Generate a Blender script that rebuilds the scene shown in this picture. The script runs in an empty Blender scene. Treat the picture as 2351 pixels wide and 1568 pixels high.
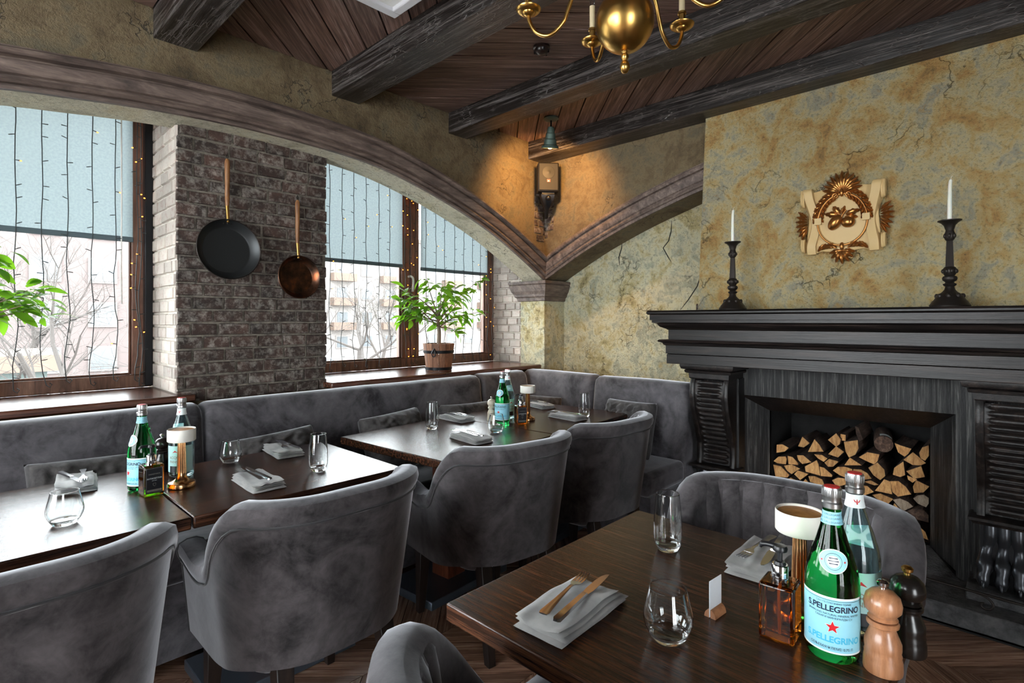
import bpy, bmesh, math, random
from mathutils import Vector, Matrix, noise

# ---------------------------------------------------------------- camera, world, light, exposure
scene = bpy.context.scene
COL = scene.collection
F_PX, EYE = 1242.0, 1.35
cam_data = bpy.data.cameras.new('camera')
cam_data.sensor_width = 36.0
cam_data.lens = F_PX / 2351.0 * 36.0
cam_data.shift_y = -48.0 / 2351.0
cam_data.clip_start, cam_data.clip_end = 0.02, 400.0
cam = bpy.data.objects.new('camera', cam_data)
COL.objects.link(cam)
cam.location = (0, 0, EYE)
cam.rotation_euler = (math.radians(90), 0, -math.atan2(0.724, 0.690))
scene.camera = cam

world = bpy.data.worlds.new('world')
scene.world = world
world.use_nodes = True
bg = world.node_tree.nodes['Background']
bg.inputs['Color'].default_value = (0.92, 0.97, 1.0, 1)      # even, overcast sky
bg.inputs['Strength'].default_value = 5.0
scene.view_settings.view_transform = 'Standard'
scene.view_settings.look = 'None'
scene.view_settings.gamma = 1.0
scene.view_settings.use_curve_mapping = False
scene.view_settings.exposure = 1.8
scene.cycles.max_bounces = 10
scene.cycles.diffuse_bounces = 5
scene.cycles.glossy_bounces = 5
scene.cycles.transmission_bounces = 10
scene.cycles.transparent_max_bounces = 12
scene.cycles.sample_clamp_indirect = 4.0
scene.cycles.blur_glossy = 1.0

R = math.radians
rng = random.Random(7)

# ---------------------------------------------------------------- materials
def srgb(r, g, b):
    f = lambda c: ((c / 255 + 0.055) / 1.055) ** 2.4 if c > 10 else c / 255 / 12.92
    return (f(r), f(g), f(b), 1.0)

class Mat:
    """small node builder around one Principled material"""
    def __init__(s, name, base=(0.5, 0.5, 0.5, 1), rough=0.5, metal=0.0, **kw):
        s.m = bpy.data.materials.new(name)
        s.m.use_nodes = True
        s.nt = s.m.node_tree
        s.p = s.nt.nodes['Principled BSDF']
        s.p.inputs['Base Color'].default_value = base
        s.p.inputs['Roughness'].default_value = rough
        s.p.inputs['Metallic'].default_value = metal
        for k, v in kw.items():
            s.p.inputs[k.replace('_', ' ')].default_value = v
    def n(s, typ, ins=None, **props):
        nd = s.nt.nodes.new(typ)
        for k, v in props.items():
            setattr(nd, k, v)
        for k, v in (ins or {}).items():
            if hasattr(v, 'is_output') or isinstance(v, bpy.types.NodeSocket):
                s.nt.links.new(v, nd.inputs[k])
            else:
                nd.inputs[k].default_value = v
        return nd
    def coords(s, scale=(1, 1, 1), rot=(0, 0, 0), jitter=True):
        tc = s.n('ShaderNodeTexCoord')
        v = tc.outputs['Object']
        if jitter:
            oi = s.n('ShaderNodeObjectInfo')
            mul = s.n('ShaderNodeMath', {0: oi.outputs['Random'], 1: 37.0}, operation='MULTIPLY')
            v = s.n('ShaderNodeVectorMath', {0: v, 1: mul.outputs[0]}, operation='ADD').outputs[0]
        mp = s.n('ShaderNodeMapping', {'Vector': v, 'Scale': scale, 'Rotation': rot})
        return mp.outputs[0]
    def noise(s, vec, scale=5, detail=4, rough=0.55, dist=0.0):
        return s.n('ShaderNodeTexNoise', {'Vector': vec, 'Scale': scale, 'Detail': detail, 'Roughness': rough, 'Distortion': dist}).outputs['Fac']
    def ramp(s, fac, stops):
        r = s.n('ShaderNodeValToRGB', {'Fac': fac})
        e = r.color_ramp.elements
        while len(e) < len(stops):
            e.new(0.5)
        for el, (pos, c) in zip(e, stops):
            el.position = pos
            el.color = c if len(c) == 4 else (*c, 1)
        return r.outputs[0]
    def mix(s, fac, a, b, mode='MIX'):
        nd = s.nt.nodes.new('ShaderNodeMix')
        nd.data_type = 'RGBA'
        nd.blend_type = mode
        for k, v in ((0, fac), (6, a), (7, b)):
            if isinstance(v, bpy.types.NodeSocket):
                s.nt.links.new(v, nd.inputs[k])
            else:
                nd.inputs[k].default_value = v
        return nd.outputs[2]
    def rand_tint(s, col, lo=0.75, hi=1.2):
        oi = s.n('ShaderNodeObjectInfo')
        mr = s.n('ShaderNodeMapRange', {'Value': oi.outputs['Random'], 'To Min': lo, 'To Max': hi})
        return s.n('ShaderNodeVectorMath', {0: col, 1: mr.outputs[0]}, operation='MULTIPLY').outputs[0]
    def set(s, key, sock):
        s.nt.links.new(sock, s.p.inputs[key])
    def bump(s, h, strength=0.3, dist=0.01):
        b = s.n('ShaderNodeBump', {'Height': h, 'Strength': strength, 'Distance': dist})
        s.nt.links.new(b.outputs[0], s.p.inputs['Normal'])

MATS = {}
def simple(key, col, rough=0.5, metal=0.0, **kw):
    MATS[key] = Mat(key, col, rough, metal, **kw).m
    return MATS[key]

def plaster(key, stops, bump=0.5, crack=0.6, fine=60, warp=1.0):
    a = Mat(key, rough=0.85)
    v = a.coords(jitter=False)
    n1 = a.noise(v, 4.2, 6, 0.6, 1.0)
    n2 = a.noise(v, 15, 5, 0.65, 0.8)
    f = a.mix(0.38, n1, n2)
    c = a.ramp(f, stops)
    # fine cracks and pits
    wv = a.n('ShaderNodeVectorMath', {0: v, 1: a.n('ShaderNodeTexNoise', {'Vector': v, 'Scale': 5.0, 'Detail': 5.0}).outputs['Color']}, operation='ADD').outputs[0]
    vo = a.n('ShaderNodeTexVoronoi', {'Vector': wv, 'Scale': 2.3 * warp}, feature='DISTANCE_TO_EDGE')
    gate = a.ramp(a.noise(v, 3.1, 2), [(0.5, (0, 0, 0)), (0.6, (1, 1, 1))])
    ck = a.ramp(vo.outputs['Distance'], [(0.0, (1, 1, 1)), (0.02, (0, 0, 0))])
    ck = a.mix(1.0, ck, gate, 'MULTIPLY')
    pit = a.ramp(a.noise(v, fine, 3, 0.7), [(0.36, (1, 1, 1)), (0.46, (0, 0, 0))])
    c = a.mix(a.mix(1.0, ck, (crack, crack, crack, 1), 'MULTIPLY'), c, (0.02, 0.016, 0.01, 1))
    c = a.mix(a.mix(1.0, pit, (0.35, 0.35, 0.35, 1), 'MULTIPLY'), c, (0.05, 0.045, 0.03, 1))
    a.set('Base Color', c)
    h = a.mix(0.5, a.noise(v, 9, 8, 0.7, 1.5), a.noise(v, fine, 4, 0.7))
    h = a.mix(a.mix(1.0, ck, (0.7, 0.7, 0.7, 1), 'MULTIPLY'), h, (0, 0, 0, 1))
    a.bump(h, bump, 0.05)
    MATS[key] = a.m

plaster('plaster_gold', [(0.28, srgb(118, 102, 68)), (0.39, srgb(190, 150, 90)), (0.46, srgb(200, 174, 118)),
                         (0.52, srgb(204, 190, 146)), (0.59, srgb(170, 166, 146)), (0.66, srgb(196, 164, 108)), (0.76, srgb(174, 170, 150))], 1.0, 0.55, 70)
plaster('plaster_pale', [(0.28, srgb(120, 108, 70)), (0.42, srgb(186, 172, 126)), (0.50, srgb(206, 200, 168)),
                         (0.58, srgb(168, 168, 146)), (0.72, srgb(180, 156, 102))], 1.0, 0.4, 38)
plaster('plaster_ochre_shaded', [(0.28, srgb(58, 48, 34)), (0.42, srgb(96, 81, 57)), (0.52, srgb(114, 99, 73)),
                          (0.62, srgb(94, 87, 69)), (0.75, srgb(124, 98, 60))], 0.5, 0.9, 60)  # same ochre plaster, darkened in its colour for the dimness of the backlit wall
plaster('plaster_soffit', [(0.3, srgb(150, 140, 112)), (0.5, srgb(206, 200, 178)), (0.7, srgb(190, 176, 140))], 0.6, 0.8, 50)

def wood(key, dark, mid, light, rough=0.45, grain=(2.0, 28, 28), streak=0.5, bump=0.25, tint=(0.7, 1.25), coat=0.0, crackle=0.0, rvar=0.0):
    a = Mat(key, rough=rough)
    v = a.coords(grain)
    n1 = a.noise(v, 1.6, 6, 0.65, 0.6)
    v2 = a.coords((grain[0] * 1.6, grain[1] * 3.2, grain[2] * 3.2))
    n2 = a.noise(v2, 2.0, 4, 0.7)
    c = a.ramp(n1, [(0.3, dark), (0.5, mid), (0.72, light)])
    sk = a.ramp(n2, [(0.42, (0, 0, 0)), (0.62, (1, 1, 1))])
    c = a.mix(a.mix(1.0, sk, (streak,) * 3 + (1,), 'MULTIPLY'), c, dark)
    h = a.mix(0.6, n1, n2)
    if crackle:
        v3 = a.coords((grain[0] * 4, grain[1] * 1.0, grain[2] * 1.0))
        vo = a.n('ShaderNodeTexVoronoi', {'Vector': v3, 'Scale': 3.0}, feature='DISTANCE_TO_EDGE')
        ck = a.ramp(vo.outputs['Distance'], [(0.0, (1, 1, 1)), (0.09, (0, 0, 0))])
        gate = a.ramp(a.noise(a.coords((1, 1, 1)), 7, 3), [(0.45, (0, 0, 0)), (0.6, (1, 1, 1))])
        ck = a.mix(1.0, ck, gate, 'MULTIPLY')
        c = a.mix(a.mix(1.0, ck, (crackle,) * 3 + (1,), 'MULTIPLY'), c, light)
        h = a.mix(ck, h, (1, 1, 1, 1))
    a.set('Base Color', a.rand_tint(c, *tint))
    a.p.inputs['Coat Weight'].default_value = coat
    a.p.inputs['Coat Roughness'].default_value = 0.12
    if rvar:
        rr = a.n('ShaderNodeMapRange', {'Value': n2, 'To Min': rough - rvar, 'To Max': rough + rvar})
        a.set('Roughness', rr.outputs[0])
    a.bump(h, bump, 0.004)
    MATS[key] = a.m

wood('wood_table', srgb(22, 14, 11), srgb(66, 41, 29), srgb(108, 68, 46), 0.2, (3.0, 55, 55), 0.6, 0.2, (0.9, 1.1), 0.0, 0, 0.07)
MATS['wood_table'].node_tree.nodes['Principled BSDF'].inputs['Specular IOR Level'].default_value = 0.42
wood('wood_table_edge', srgb(22, 15, 12), srgb(42, 28, 22), srgb(80, 58, 44), 0.4, (1.6, 30, 30), 0.5, 0.3, (0.95, 1.05))
wood('wood_floor', srgb(92, 66, 54), srgb(160, 122, 100), srgb(200, 168, 144), 0.24, (2.0, 44, 44), 0.45, 0.2, (0.6, 1.35), 0.0, 0, 0.06)
wood('wood_ceiling', srgb(58, 42, 36), srgb(120, 92, 80), srgb(172, 150, 141), 0.46, (1.6, 38, 38), 0.65, 0.5, (0.75, 1.2))
wood('wood_beam', srgb(14, 11, 10), srgb(40, 34, 31), srgb(140, 133, 130), 0.33, (1.2, 34, 34), 0.8, 1.0, (0.95, 1.05), 0, 0.45)
wood('wood_mantel', srgb(8, 7, 7), srgb(25, 21, 20), srgb(60, 49, 44), 0.38, (1.4, 20, 20), 0.5, 0.4, (0.9, 1.1))
wood('wood_mantel_upright', srgb(12, 12, 13), srgb(38, 38, 39), srgb(118, 117, 114), 0.42, (1.0, 40, 1.2), 0.75, 1.0, (0.95, 1.05))
wood('wood_frame', srgb(66, 44, 35), srgb(120, 84, 67), srgb(150, 112, 92), 0.4, (18, 18, 1.6), 0.4, 0.15, (0.95, 1.05))
wood('wood_sill', srgb(46, 24, 18), srgb(92, 56, 42), srgb(126, 88, 72), 0.26, (1.6, 24, 24), 0.5, 0.25, (0.95, 1.05), 0.3)
wood('wood_bucket', srgb(78, 48, 32), srgb(140, 94, 66), srgb(176, 128, 96), 0.6, (24, 24, 1.6), 0.5, 0.3, (0.75, 1.2))
wood('wood_handle', srgb(84, 52, 28), srgb(132, 88, 52), srgb(156, 112, 70), 0.45, (20, 20, 2), 0.4, 0.15, (0.95, 1.05))
wood('wood_mill', srgb(120, 76, 48), srgb(172, 118, 82), srgb(196, 146, 110), 0.32, (22, 22, 2.5), 0.35, 0.08, (0.95, 1.05), 0.3)
wood('wood_leg', srgb(14, 10, 9), srgb(30, 22, 19), srgb(48, 36, 30), 0.4, (20, 20, 2), 0.4, 0.15, (0.95, 1.05))
wood('wood_column', srgb(56, 26, 16), srgb(108, 56, 36), srgb(138, 80, 54), 0.4, (20, 20, 2), 0.5, 0.15, (0.95, 1.05))
wood('moulding_stone', srgb(58, 48, 44), srgb(104, 88, 80), srgb(140, 122, 112), 0.6, (3, 12, 12), 0.4, 0.35, (0.97, 1.03))
wood('log_end', srgb(150, 100, 56), srgb(206, 156, 98), srgb(226, 182, 124), 0.8, (10, 40, 9), 0.4, 0.5, (0.75, 1.15))
wood('log_end_grey', srgb(110, 92, 76), srgb(158, 140, 120), srgb(182, 166, 146), 0.8, (10, 40, 9), 0.4, 0.5, (0.9, 1.1))
wood('log_bark', srgb(32, 23, 18), srgb(84, 62, 50), srgb(128, 106, 92), 0.9, (3, 22, 22), 0.5, 0.8, (0.7, 1.2))

for k_ in ('wood_mantel', 'wood_mantel_upright'):
    MATS[k_].node_tree.nodes['Principled BSDF'].inputs['Specular IOR Level'].default_value = 0.38

def brickmat(key, wash, c1, c2):
    a = Mat(key, rough=0.85)
    v = a.coords()
    c = a.ramp(a.noise(v, 9, 5, 0.6), [(0.35, c1), (0.65, c2)])
    w = a.ramp(a.noise(v, 26, 8, 0.75, 0.0), [(0.50 - wash * 0.22, (0, 0, 0)), (0.72 - wash * 0.2, (1, 1, 1))])
    c = a.mix(a.mix(1.0, w, (0.4 + 0.4 * wash,) * 3 + (1,), 'MULTIPLY'), c, srgb(196, 190, 180))
    a.set('Base Color', a.rand_tint(c, 0.72, 1.22))
    a.bump(a.noise(v, 40, 6, 0.7), 0.5, 0.01)
    MATS[key] = a.m
brickmat('brick', 0.15, srgb(42, 33, 29), srgb(76, 56, 48))
brickmat('brick_white', 1.1, srgb(150, 116, 106), srgb(184, 154, 142))
def rough_stone(key, c1, c2, sc=14, bump=0.6):
    a = Mat(key, rough=0.9)
    v = a.coords(jitter=False)
    a.set('Base Color', a.ramp(a.noise(v, sc, 6, 0.65), [(0.35, c1), (0.65, c2)]))
    a.bump(a.noise(v, sc * 4, 5, 0.7), bump, 0.01)
    MATS[key] = a.m
rough_stone('mortar', srgb(80, 74, 67), srgb(134, 126, 114), 20)
rough_stone('mortar_white', srgb(186, 178, 166), srgb(214, 208, 198), 20)
rough_stone('hearth_stone', srgb(34, 35, 38), srgb(96, 96, 96), 10, 0.8)
rough_stone('firebox', srgb(12, 12, 12), srgb(26, 26, 26), 8, 0.4)
rough_stone('snow_ground', srgb(110, 106, 103), srgb(150, 146, 142), 0.2, 0.2)
rough_stone('soil', srgb(38, 28, 20), srgb(60, 46, 34), 40)

def velvet(key, dark, light, sheen=0.55, sc=5.0):
    a = Mat(key, rough=0.75)
    v = a.coords()
    n1 = a.noise(v, sc, 5, 0.6, 1.2)
    n2 = a.noise(v, sc * 5, 4, 0.7, 0.4)
    f = a.mix(0.3, n1, n2)
    a.set('Base Color', a.ramp(f, [(0.36, dark), (0.50, tuple((dark[i] + light[i]) / 2 for i in range(3)) + (1,)), (0.66, light)]))
    a.p.inputs['Sheen Weight'].default_value = sheen
    a.p.inputs['Sheen Roughness'].default_value = 0.38
    a.p.inputs['Sheen Tint'].default_value = (0.92, 0.94, 1.0, 1)
    a.p.inputs['Specular IOR Level'].default_value = 0.15
    a.bump(n2, 0.12, 0.004)
    MATS[key] = a.m
velvet('velvet_chair', srgb(32, 30, 31), srgb(94, 89, 91), 0.8)
velvet('velvet_sofa', srgb(44, 42, 45), srgb(106, 103, 107), 0.9, 4.0)
velvet('velvet_pillow', srgb(46, 44, 44), srgb(90, 87, 86), 0.5, 8.0)
simple('piping', srgb(34, 33, 36), 0.7, Sheen_Weight=0.3)

def cloth(key, c1, c2):
    a = Mat(key, rough=0.8, Sheen_Weight=0.25)
    v = a.coords()
    a.set('Base Color', a.ramp(a.noise(v, 18, 4), [(0.35, c1), (0.65, c2)]))
    w = a.n('ShaderNodeTexWave', {'Vector': v, 'Scale': 260.0})
    a.bump(w.outputs['Fac'], 0.05, 0.001)
    MATS[key] = a.m
cloth('napkin_cloth', srgb(150, 150, 150), srgb(178, 177, 174))

a = Mat('blind_fabric', srgb(196, 218, 224), 0.9)
tr = a.n('ShaderNodeBsdfTranslucent', {'Color': (0.17, 0.20, 0.205, 1)})
mx = a.n('ShaderNodeMixShader', {0: 0.62, 1: a.p.outputs[0], 2: tr.outputs[0]})
v = a.coords((1, 1, 1), jitter=False)
a.set('Base Color', a.ramp(a.noise(v, 90, 2), [(0.4, srgb(166, 190, 198)), (0.6, srgb(186, 208, 214))]))
a.nt.links.new(mx.outputs[0], a.nt.nodes['Material Output'].inputs['Surface'])
MATS['blind_fabric'] = a.m
simple('blind_bar', srgb(84, 100, 106), 0.5)
simple('white_plastic', srgb(226, 226, 222), 0.4)

def leafmat(key, c1, c2, trans):
    a = Mat(key, rough=0.4)
    oi = a.n('ShaderNodeObjectInfo')
    c = a.ramp(oi.outputs['Random'], [(0.0, c1), (1.0, c2)])
    a.set('Base Color', c)
    t = a.n('ShaderNodeBsdfTranslucent', {'Color': trans})
    m = a.n('ShaderNodeMixShader', {0: 0.45, 1: a.p.outputs[0], 2: t.outputs[0]})
    a.nt.links.new(m.outputs[0], a.nt.nodes['Material Output'].inputs['Surface'])
    MATS[key] = a.m
leafmat('leaf', srgb(46, 96, 20), srgb(112, 158, 44), srgb(120, 176, 36))
simple('stem_bark', srgb(120, 104, 88), 0.8)
simple('twig', srgb(78, 66, 54), 0.8)

def glassy(key, col, ior=1.5, rough=0.0):
    MATS[key] = Mat(key, col, rough, Transmission_Weight=1.0, IOR=ior).m
glassy('clear_glass', (0.96, 0.98, 0.98, 1), 1.48)
glassy('green_glass', (0.03, 0.62, 0.13, 1), 1.36)
glassy('bottle_glass', (0.72, 0.92, 0.94, 1), 1.36)
glassy('amber_glass', (0.40, 0.11, 0.008, 1), 1.40)
# window glass: thin pane, mirror reflection over plain transparency
a = Mat('window_glass')
tp = a.n('ShaderNodeBsdfTransparent', {'Color': (0.97, 0.985, 0.985, 1)})
gl = a.n('ShaderNodeBsdfGlossy', {'Roughness': 0.0})
fr = a.n('ShaderNodeFresnel', {'IOR': 1.35})
m_ = a.n('ShaderNodeMixShader', {0: fr.outputs[0], 1: tp.outputs[0], 2: gl.outputs[0]})
a.nt.links.new(m_.outputs[0], a.nt.nodes['Material Output'].inputs['Surface'])
MATS['window_glass'] = a.m

simple('brass', srgb(206, 164, 92), 0.28, 1.0)
simple('copper_lamp', srgb(206, 158, 110), 0.2, 1.0)
simple('chrome', srgb(220, 220, 222), 0.10, 1.0)
simple('steel', srgb(200, 200, 202), 0.18, 1.0)
simple('cap_metal', srgb(196, 196, 196), 0.3, 1.0)
simple('black_plastic', srgb(24, 25, 28), 0.35)
simple('black_metal', srgb(34, 35, 38), 0.36, 0.6)
simple('paw_metal', srgb(74, 76, 80), 0.3, 0.7)
simple('iron', srgb(52, 47, 44), 0.45, 0.7)
simple('base_plate', srgb(92, 102, 114), 0.34, 0.6)
simple('pan_black', srgb(52, 54, 55), 0.42, 0.6)
a = Mat('pan_copper', rough=0.35, metal=0.9)
v = a.coords(jitter=False)
a.set('Base Color', a.ramp(a.noise(v, 14, 4, 0.6), [(0.38, srgb(52, 42, 36)), (0.55, srgb(92, 62, 46)), (0.68, srgb(140, 78, 48))]))
MATS['pan_copper'] = a.m
simple('shade_white', srgb(226, 222, 212), 0.5)
a = Mat('shade_top', rough=0.5)
a.set('Base Color', a.ramp(a.noise(a.coords(), 60, 4), [(0.3, srgb(150, 96, 40)), (0.7, srgb(188, 130, 66))]))
MATS['shade_top'] = a.m
simple('candle_wax', srgb(236, 232, 222), 0.45, Subsurface_Weight=0.2)
simple('candle_sleeve', srgb(226, 208, 168), 0.5)
simple('label_blue', srgb(150, 214, 232), 0.45)
simple('label_cyan', srgb(70, 186, 222), 0.45)
simple('label_white', srgb(232, 240, 240), 0.45)
simple('label_pale', srgb(176, 214, 216), 0.45)
simple('label_navy', srgb(26, 40, 66), 0.45)
simple('label_red', srgb(206, 30, 38), 0.45)
simple('label_black', srgb(26, 28, 34), 0.45)
simple('label_grey', srgb(150, 146, 138), 0.45)
simple('mill_black', srgb(26, 22, 20), 0.22)
simple('mill_cream', srgb(196, 186, 166), 0.3)
simple('card_white', srgb(228, 232, 238), 0.4)
simple('speaker_body', srgb(18, 16, 14), 0.6)
simple('speaker_grille', srgb(22, 19, 17), 0.7)
simple('verdigris', srgb(76, 92, 84), 0.55, 0.4)
simple('plaque_plaster', srgb(206, 176, 122), 0.55)
simple('plaque_gold', srgb(168, 116, 62), 0.28, 0.85)
simple('detector_brown', srgb(40, 28, 24), 0.3)
simple('wire', srgb(38, 46, 48), 0.6)
MATS['bulb_lit'] = Mat('bulb_lit', srgb(255, 150, 60), 0.4, Emission_Color=srgb(255, 128, 40), Emission_Strength=3.0).m
simple('bulb_off', srgb(60, 66, 66), 0.4)
MATS['spot_lamp'] = Mat('spot_lamp', srgb(255, 220, 160), 0.4, Emission_Color=srgb(255, 196, 120), Emission_Strength=6.0).m
simple('white_frame', srgb(206, 206, 210), 0.4)
simple('dark_wall', srgb(88, 78, 64), 0.9)
simple('facade_white', srgb(118, 113, 110), 0.9)
simple('facade_tan', srgb(98, 82, 72), 0.9)
simple('facade_pink', srgb(92, 82, 80), 0.9)
simple('facade_yellow', srgb(150, 136, 92), 0.9)
simple('facade_glass', srgb(82, 86, 90), 0.3)
simple('tree_grey', srgb(58, 53, 50), 0.9)
simple('car_dark', srgb(40, 43, 48), 0.3)
simple('car_white', srgb(130, 132, 136), 0.3)
simple('kiosk_dark', srgb(58, 70, 67), 0.5)

# ---------------------------------------------------------------- mesh helpers
class MB:
    """collects faces; build() links them as ONE mesh object"""
    def __init__(s):
        s.v, s.f = [], []
    def add(s, verts, faces):
        o = len(s.v)
        s.v += [tuple(p) for p in verts]
        s.f += [tuple(i + o for i in f) for f in faces]
        return s
    def box(s, x0, x1, y0, y1, z0, z1):
        return s.add([(x, y, z) for z in (z0, z1) for y in (y0, y1) for x in (x0, x1)],
                     [(0, 2, 3, 1), (4, 5, 7, 6), (0, 1, 5, 4), (2, 6, 7, 3), (0, 4, 6, 2), (1, 3, 7, 5)])
    def prism(s, poly, axis, a, b):
        """2-D polygon extruded along axis ('x','y','z') from a to b; the two other coordinates keep their order"""
        def pt(p, t):
            return {'x': (t, p[0], p[1]), 'y': (p[0], t, p[1]), 'z': (p[0], p[1], t)}[axis]
        n = len(poly)
        vs = [pt(p, a) for p in poly] + [pt(p, b) for p in poly]
        fs = [tuple(range(n - 1, -1, -1)), tuple(range(n, 2 * n))] + [(i, (i + 1) % n, n + (i + 1) % n, n + i) for i in range(n)]
        return s.add(vs, fs)
    def loft(s, rings, closed=True, caps=True, loop=False):
        n = len(rings[0])
        vs = [p for r in rings for p in r]
        fs = []
        m = len(rings)
        for i in range(m if loop else m - 1):
            j = (i + 1) % m
            for k in range(n if closed else n - 1):
                l = (k + 1) % n
                fs.append((i * n + k, i * n + l, j * n + l, j * n + k))
        if caps and closed and not loop:
            fs.append(tuple(range(n - 1, -1, -1)))
            fs.append(tuple((m - 1) * n + k for k in range(n)))
        return s.add(vs, fs)
    def lathe(s, prof, seg=24, c=(0, 0, 0), caps=True):
        rings = [[(c[0] + r * math.cos(2 * math.pi * k / seg), c[1] + r * math.sin(2 * math.pi * k / seg), c[2] + z) for k in range(seg)] for r, z in prof]
        return s.loft(rings, True, caps)
    def tube(s, pts, rad, seg=8, caps=True, loop=False):
        pts = [Vector(p) for p in pts]
        rads = rad if isinstance(rad, (list, tuple)) else [rad] * len(pts)
        rings, up = [], None
        n = len(pts)
        for i, p in enumerate(pts):
            if loop:
                t = pts[(i + 1) % n] - pts[i - 1]
            else:
                t = pts[min(i + 1, n - 1)] - pts[max(i - 1, 0)]
            t = t.normalized() if t.length > 1e-9 else Vector((0, 0, 1))
            if up is None:
                up = Vector((0, 0, 1)) if abs(t.z) < 0.9 else Vector((1, 0, 0))
            u = (up - t * up.dot(t))
            u = u.normalized() if u.length > 1e-6 else t.orthogonal().normalized()
            w = t.cross(u)
            up = u
            rings.append([p + (u * math.cos(2 * math.pi * k / seg) + w * math.sin(2 * math.pi * k / seg)) * rads[i] for k in range(seg)])
        return s.loft(rings, True, caps, loop)
    def ball(s, c, r, seg=12, rings=8, sc=(1, 1, 1)):
        prof = [[(c[0] + r * sc[0] * math.sin(math.pi * j / rings) * math.cos(2 * math.pi * k / seg),
                  c[1] + r * sc[1] * math.sin(math.pi * j / rings) * math.sin(2 * math.pi * k / seg),
                  c[2] - r * sc[2] * math.cos(math.pi * j / rings)) for k in range(seg)] for j in range(1, rings)]
        return s.loft(prof)
    def xf(s, M, i0=0):
        s.v[i0:] = [tuple(M @ Vector(p)) for p in s.v[i0:]]
        return s
    def mesh(s, name, smooth=None):
        me = bpy.data.meshes.new(name)
        me.from_pydata(s.v, [], s.f)
        bm = bmesh.new()
        bm.from_mesh(me)
        bmesh.ops.recalc_face_normals(bm, faces=bm.faces)
        bm.to_mesh(me)
        bm.free()
        if smooth is not None:
            me.shade_smooth()
            me.set_sharp_from_angle(angle=R(smooth))
        me.update()
        return me
    def build(s, name, mat, parent=None, smooth=None, bevel=0, seg=2, loc=None, rz=0, subdiv=0):
        o = link(name, s.mesh(name, smooth), mat, parent)
        if loc is not None:
            o.location = loc
        o.rotation_euler.z = rz
        if bevel:
            md = o.modifiers.new('bevel', 'BEVEL')
            md.width, md.segments, md.limit_method, md.angle_limit = bevel, seg, 'ANGLE', R(40)
            if smooth is None:
                o.data.shade_smooth()
                o.data.set_sharp_from_angle(angle=R(50))
        if subdiv:
            md = o.modifiers.new('subdiv', 'SUBSURF')
            md.levels = md.render_levels = subdiv
        return o

def link(name, me, mat, parent=None):
    o = bpy.data.objects.new(name, me)
    if mat is not None and not me.materials:
        me.materials.append(MATS[mat])
    COL.objects.link(o)
    if parent is not None:
        o.parent = parent
    return o

def tag(o, label, cat=None, group=None, kind=None):
    o['label'] = label
    if cat:
        o['category'] = cat
    if group:
        o['group'] = group
    if kind:
        o['kind'] = kind
    return o

def thing(name, label, cat, loc=(0, 0, 0), rz=0.0, group=None, kind=None):
    o = bpy.data.objects.new(name, None)
    o.empty_display_size = 0.05
    COL.objects.link(o)
    o.location = loc
    o.rotation_euler.z = rz
    return tag(o, label, cat, group, kind)

def copy_tree(o, parent=None):
    kids = list(o.children)
    c = o.copy()
    COL.objects.link(c)
    c.parent = parent
    for ch in kids:
        copy_tree(ch, c)
    return c

def place(proto, loc, rz, label, group=None):
    c = copy_tree(proto)
    c.location, c.rotation_euler.z = loc, rz
    c['label'] = label
    if group:
        c['group'] = group
    return c

def drop(proto):
    for ch in list(proto.children):
        drop(ch)
    bpy.data.objects.remove(proto)

def clip(poly, a, b, c):
    """keep the part of a convex polygon where a*x + b*y <= c"""
    out = []
    for i, p in enumerate(poly):
        q = poly[(i + 1) % len(poly)]
        dp, dq = a * p[0] + b * p[1] - c, a * q[0] + b * q[1] - c
        if dp <= 0:
            out.append(p)
        if (dp < 0 < dq) or (dq < 0 < dp):
            t = dp / (dp - dq)
            out.append((p[0] + t * (q[0] - p[0]), p[1] + t * (q[1] - p[1])))
    return out

def area2(poly):
    return abs(sum(poly[i - 1][0] * poly[i][1] - poly[i][0] * poly[i - 1][1] for i in range(len(poly)))) / 2

def inset(poly, d):
    cx, cy = sum(p[0] for p in poly) / len(poly), sum(p[1] for p in poly) / len(poly)
    out = poly
    for i in range(len(poly)):
        p, q = poly[i], poly[(i + 1) % len(poly)]
        nx, ny = q[1] - p[1], p[0] - q[0]
        l = math.hypot(nx, ny)
        if l < 1e-9:
            continue
        nx, ny = nx / l, ny / l
        if nx * (cx - p[0]) + ny * (cy - p[1]) > 0:
            nx, ny = -nx, -ny
        out = clip(out, nx, ny, nx * p[0] + ny * p[1] - d)
        if len(out) < 3:
            return []
    return out

def plank(name, poly, ang, z0, z1, mat, parent, gap=0.0015, bev=0.0):
    """a board with polygon outline (world x,y), grain along ang, as an object of its own"""
    poly = inset(poly, gap)
    if len(poly) < 3 or area2(poly) < 2e-4:
        return None
    cx, cy = sum(p[0] for p in poly) / len(poly), sum(p[1] for p in poly) / len(poly)
    c, s = math.cos(-ang), math.sin(-ang)
    loc = [((p[0] - cx) * c - (p[1] - cy) * s, (p[0] - cx) * s + (p[1] - cy) * c) for p in poly]
    o = MB().prism(loc, 'z', z0, z1).build(name, mat, parent)
    o.location = (cx, cy, 0)
    o.rotation_euler.z = ang
    return o

def catmull(pts, n=8):
    out = []
    P = [pts[0]] + list(pts) + [pts[-1]]
    for i in range(1, len(P) - 2):
        for k in range(n):
            t = k / n
            a, b, c, d = P[i - 1], P[i], P[i + 1], P[i + 2]
            out.append(tuple(0.5 * (2 * b[j] + (c[j] - a[j]) * t + (2 * a[j] - 5 * b[j] + 4 * c[j] - d[j]) * t * t + (3 * b[j] - a[j] - 3 * c[j] + d[j]) * t ** 3) for j in range(len(b))))
    out.append(tuple(pts[-1]))
    return out

# ---------------------------------------------------------------- room shell
YA, XA, XN, YW = 2.95, 3.492, 3.76, 3.593      # arch planes, niche wall, window plane
ZC = 2.807
SILL = 0.98

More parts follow.
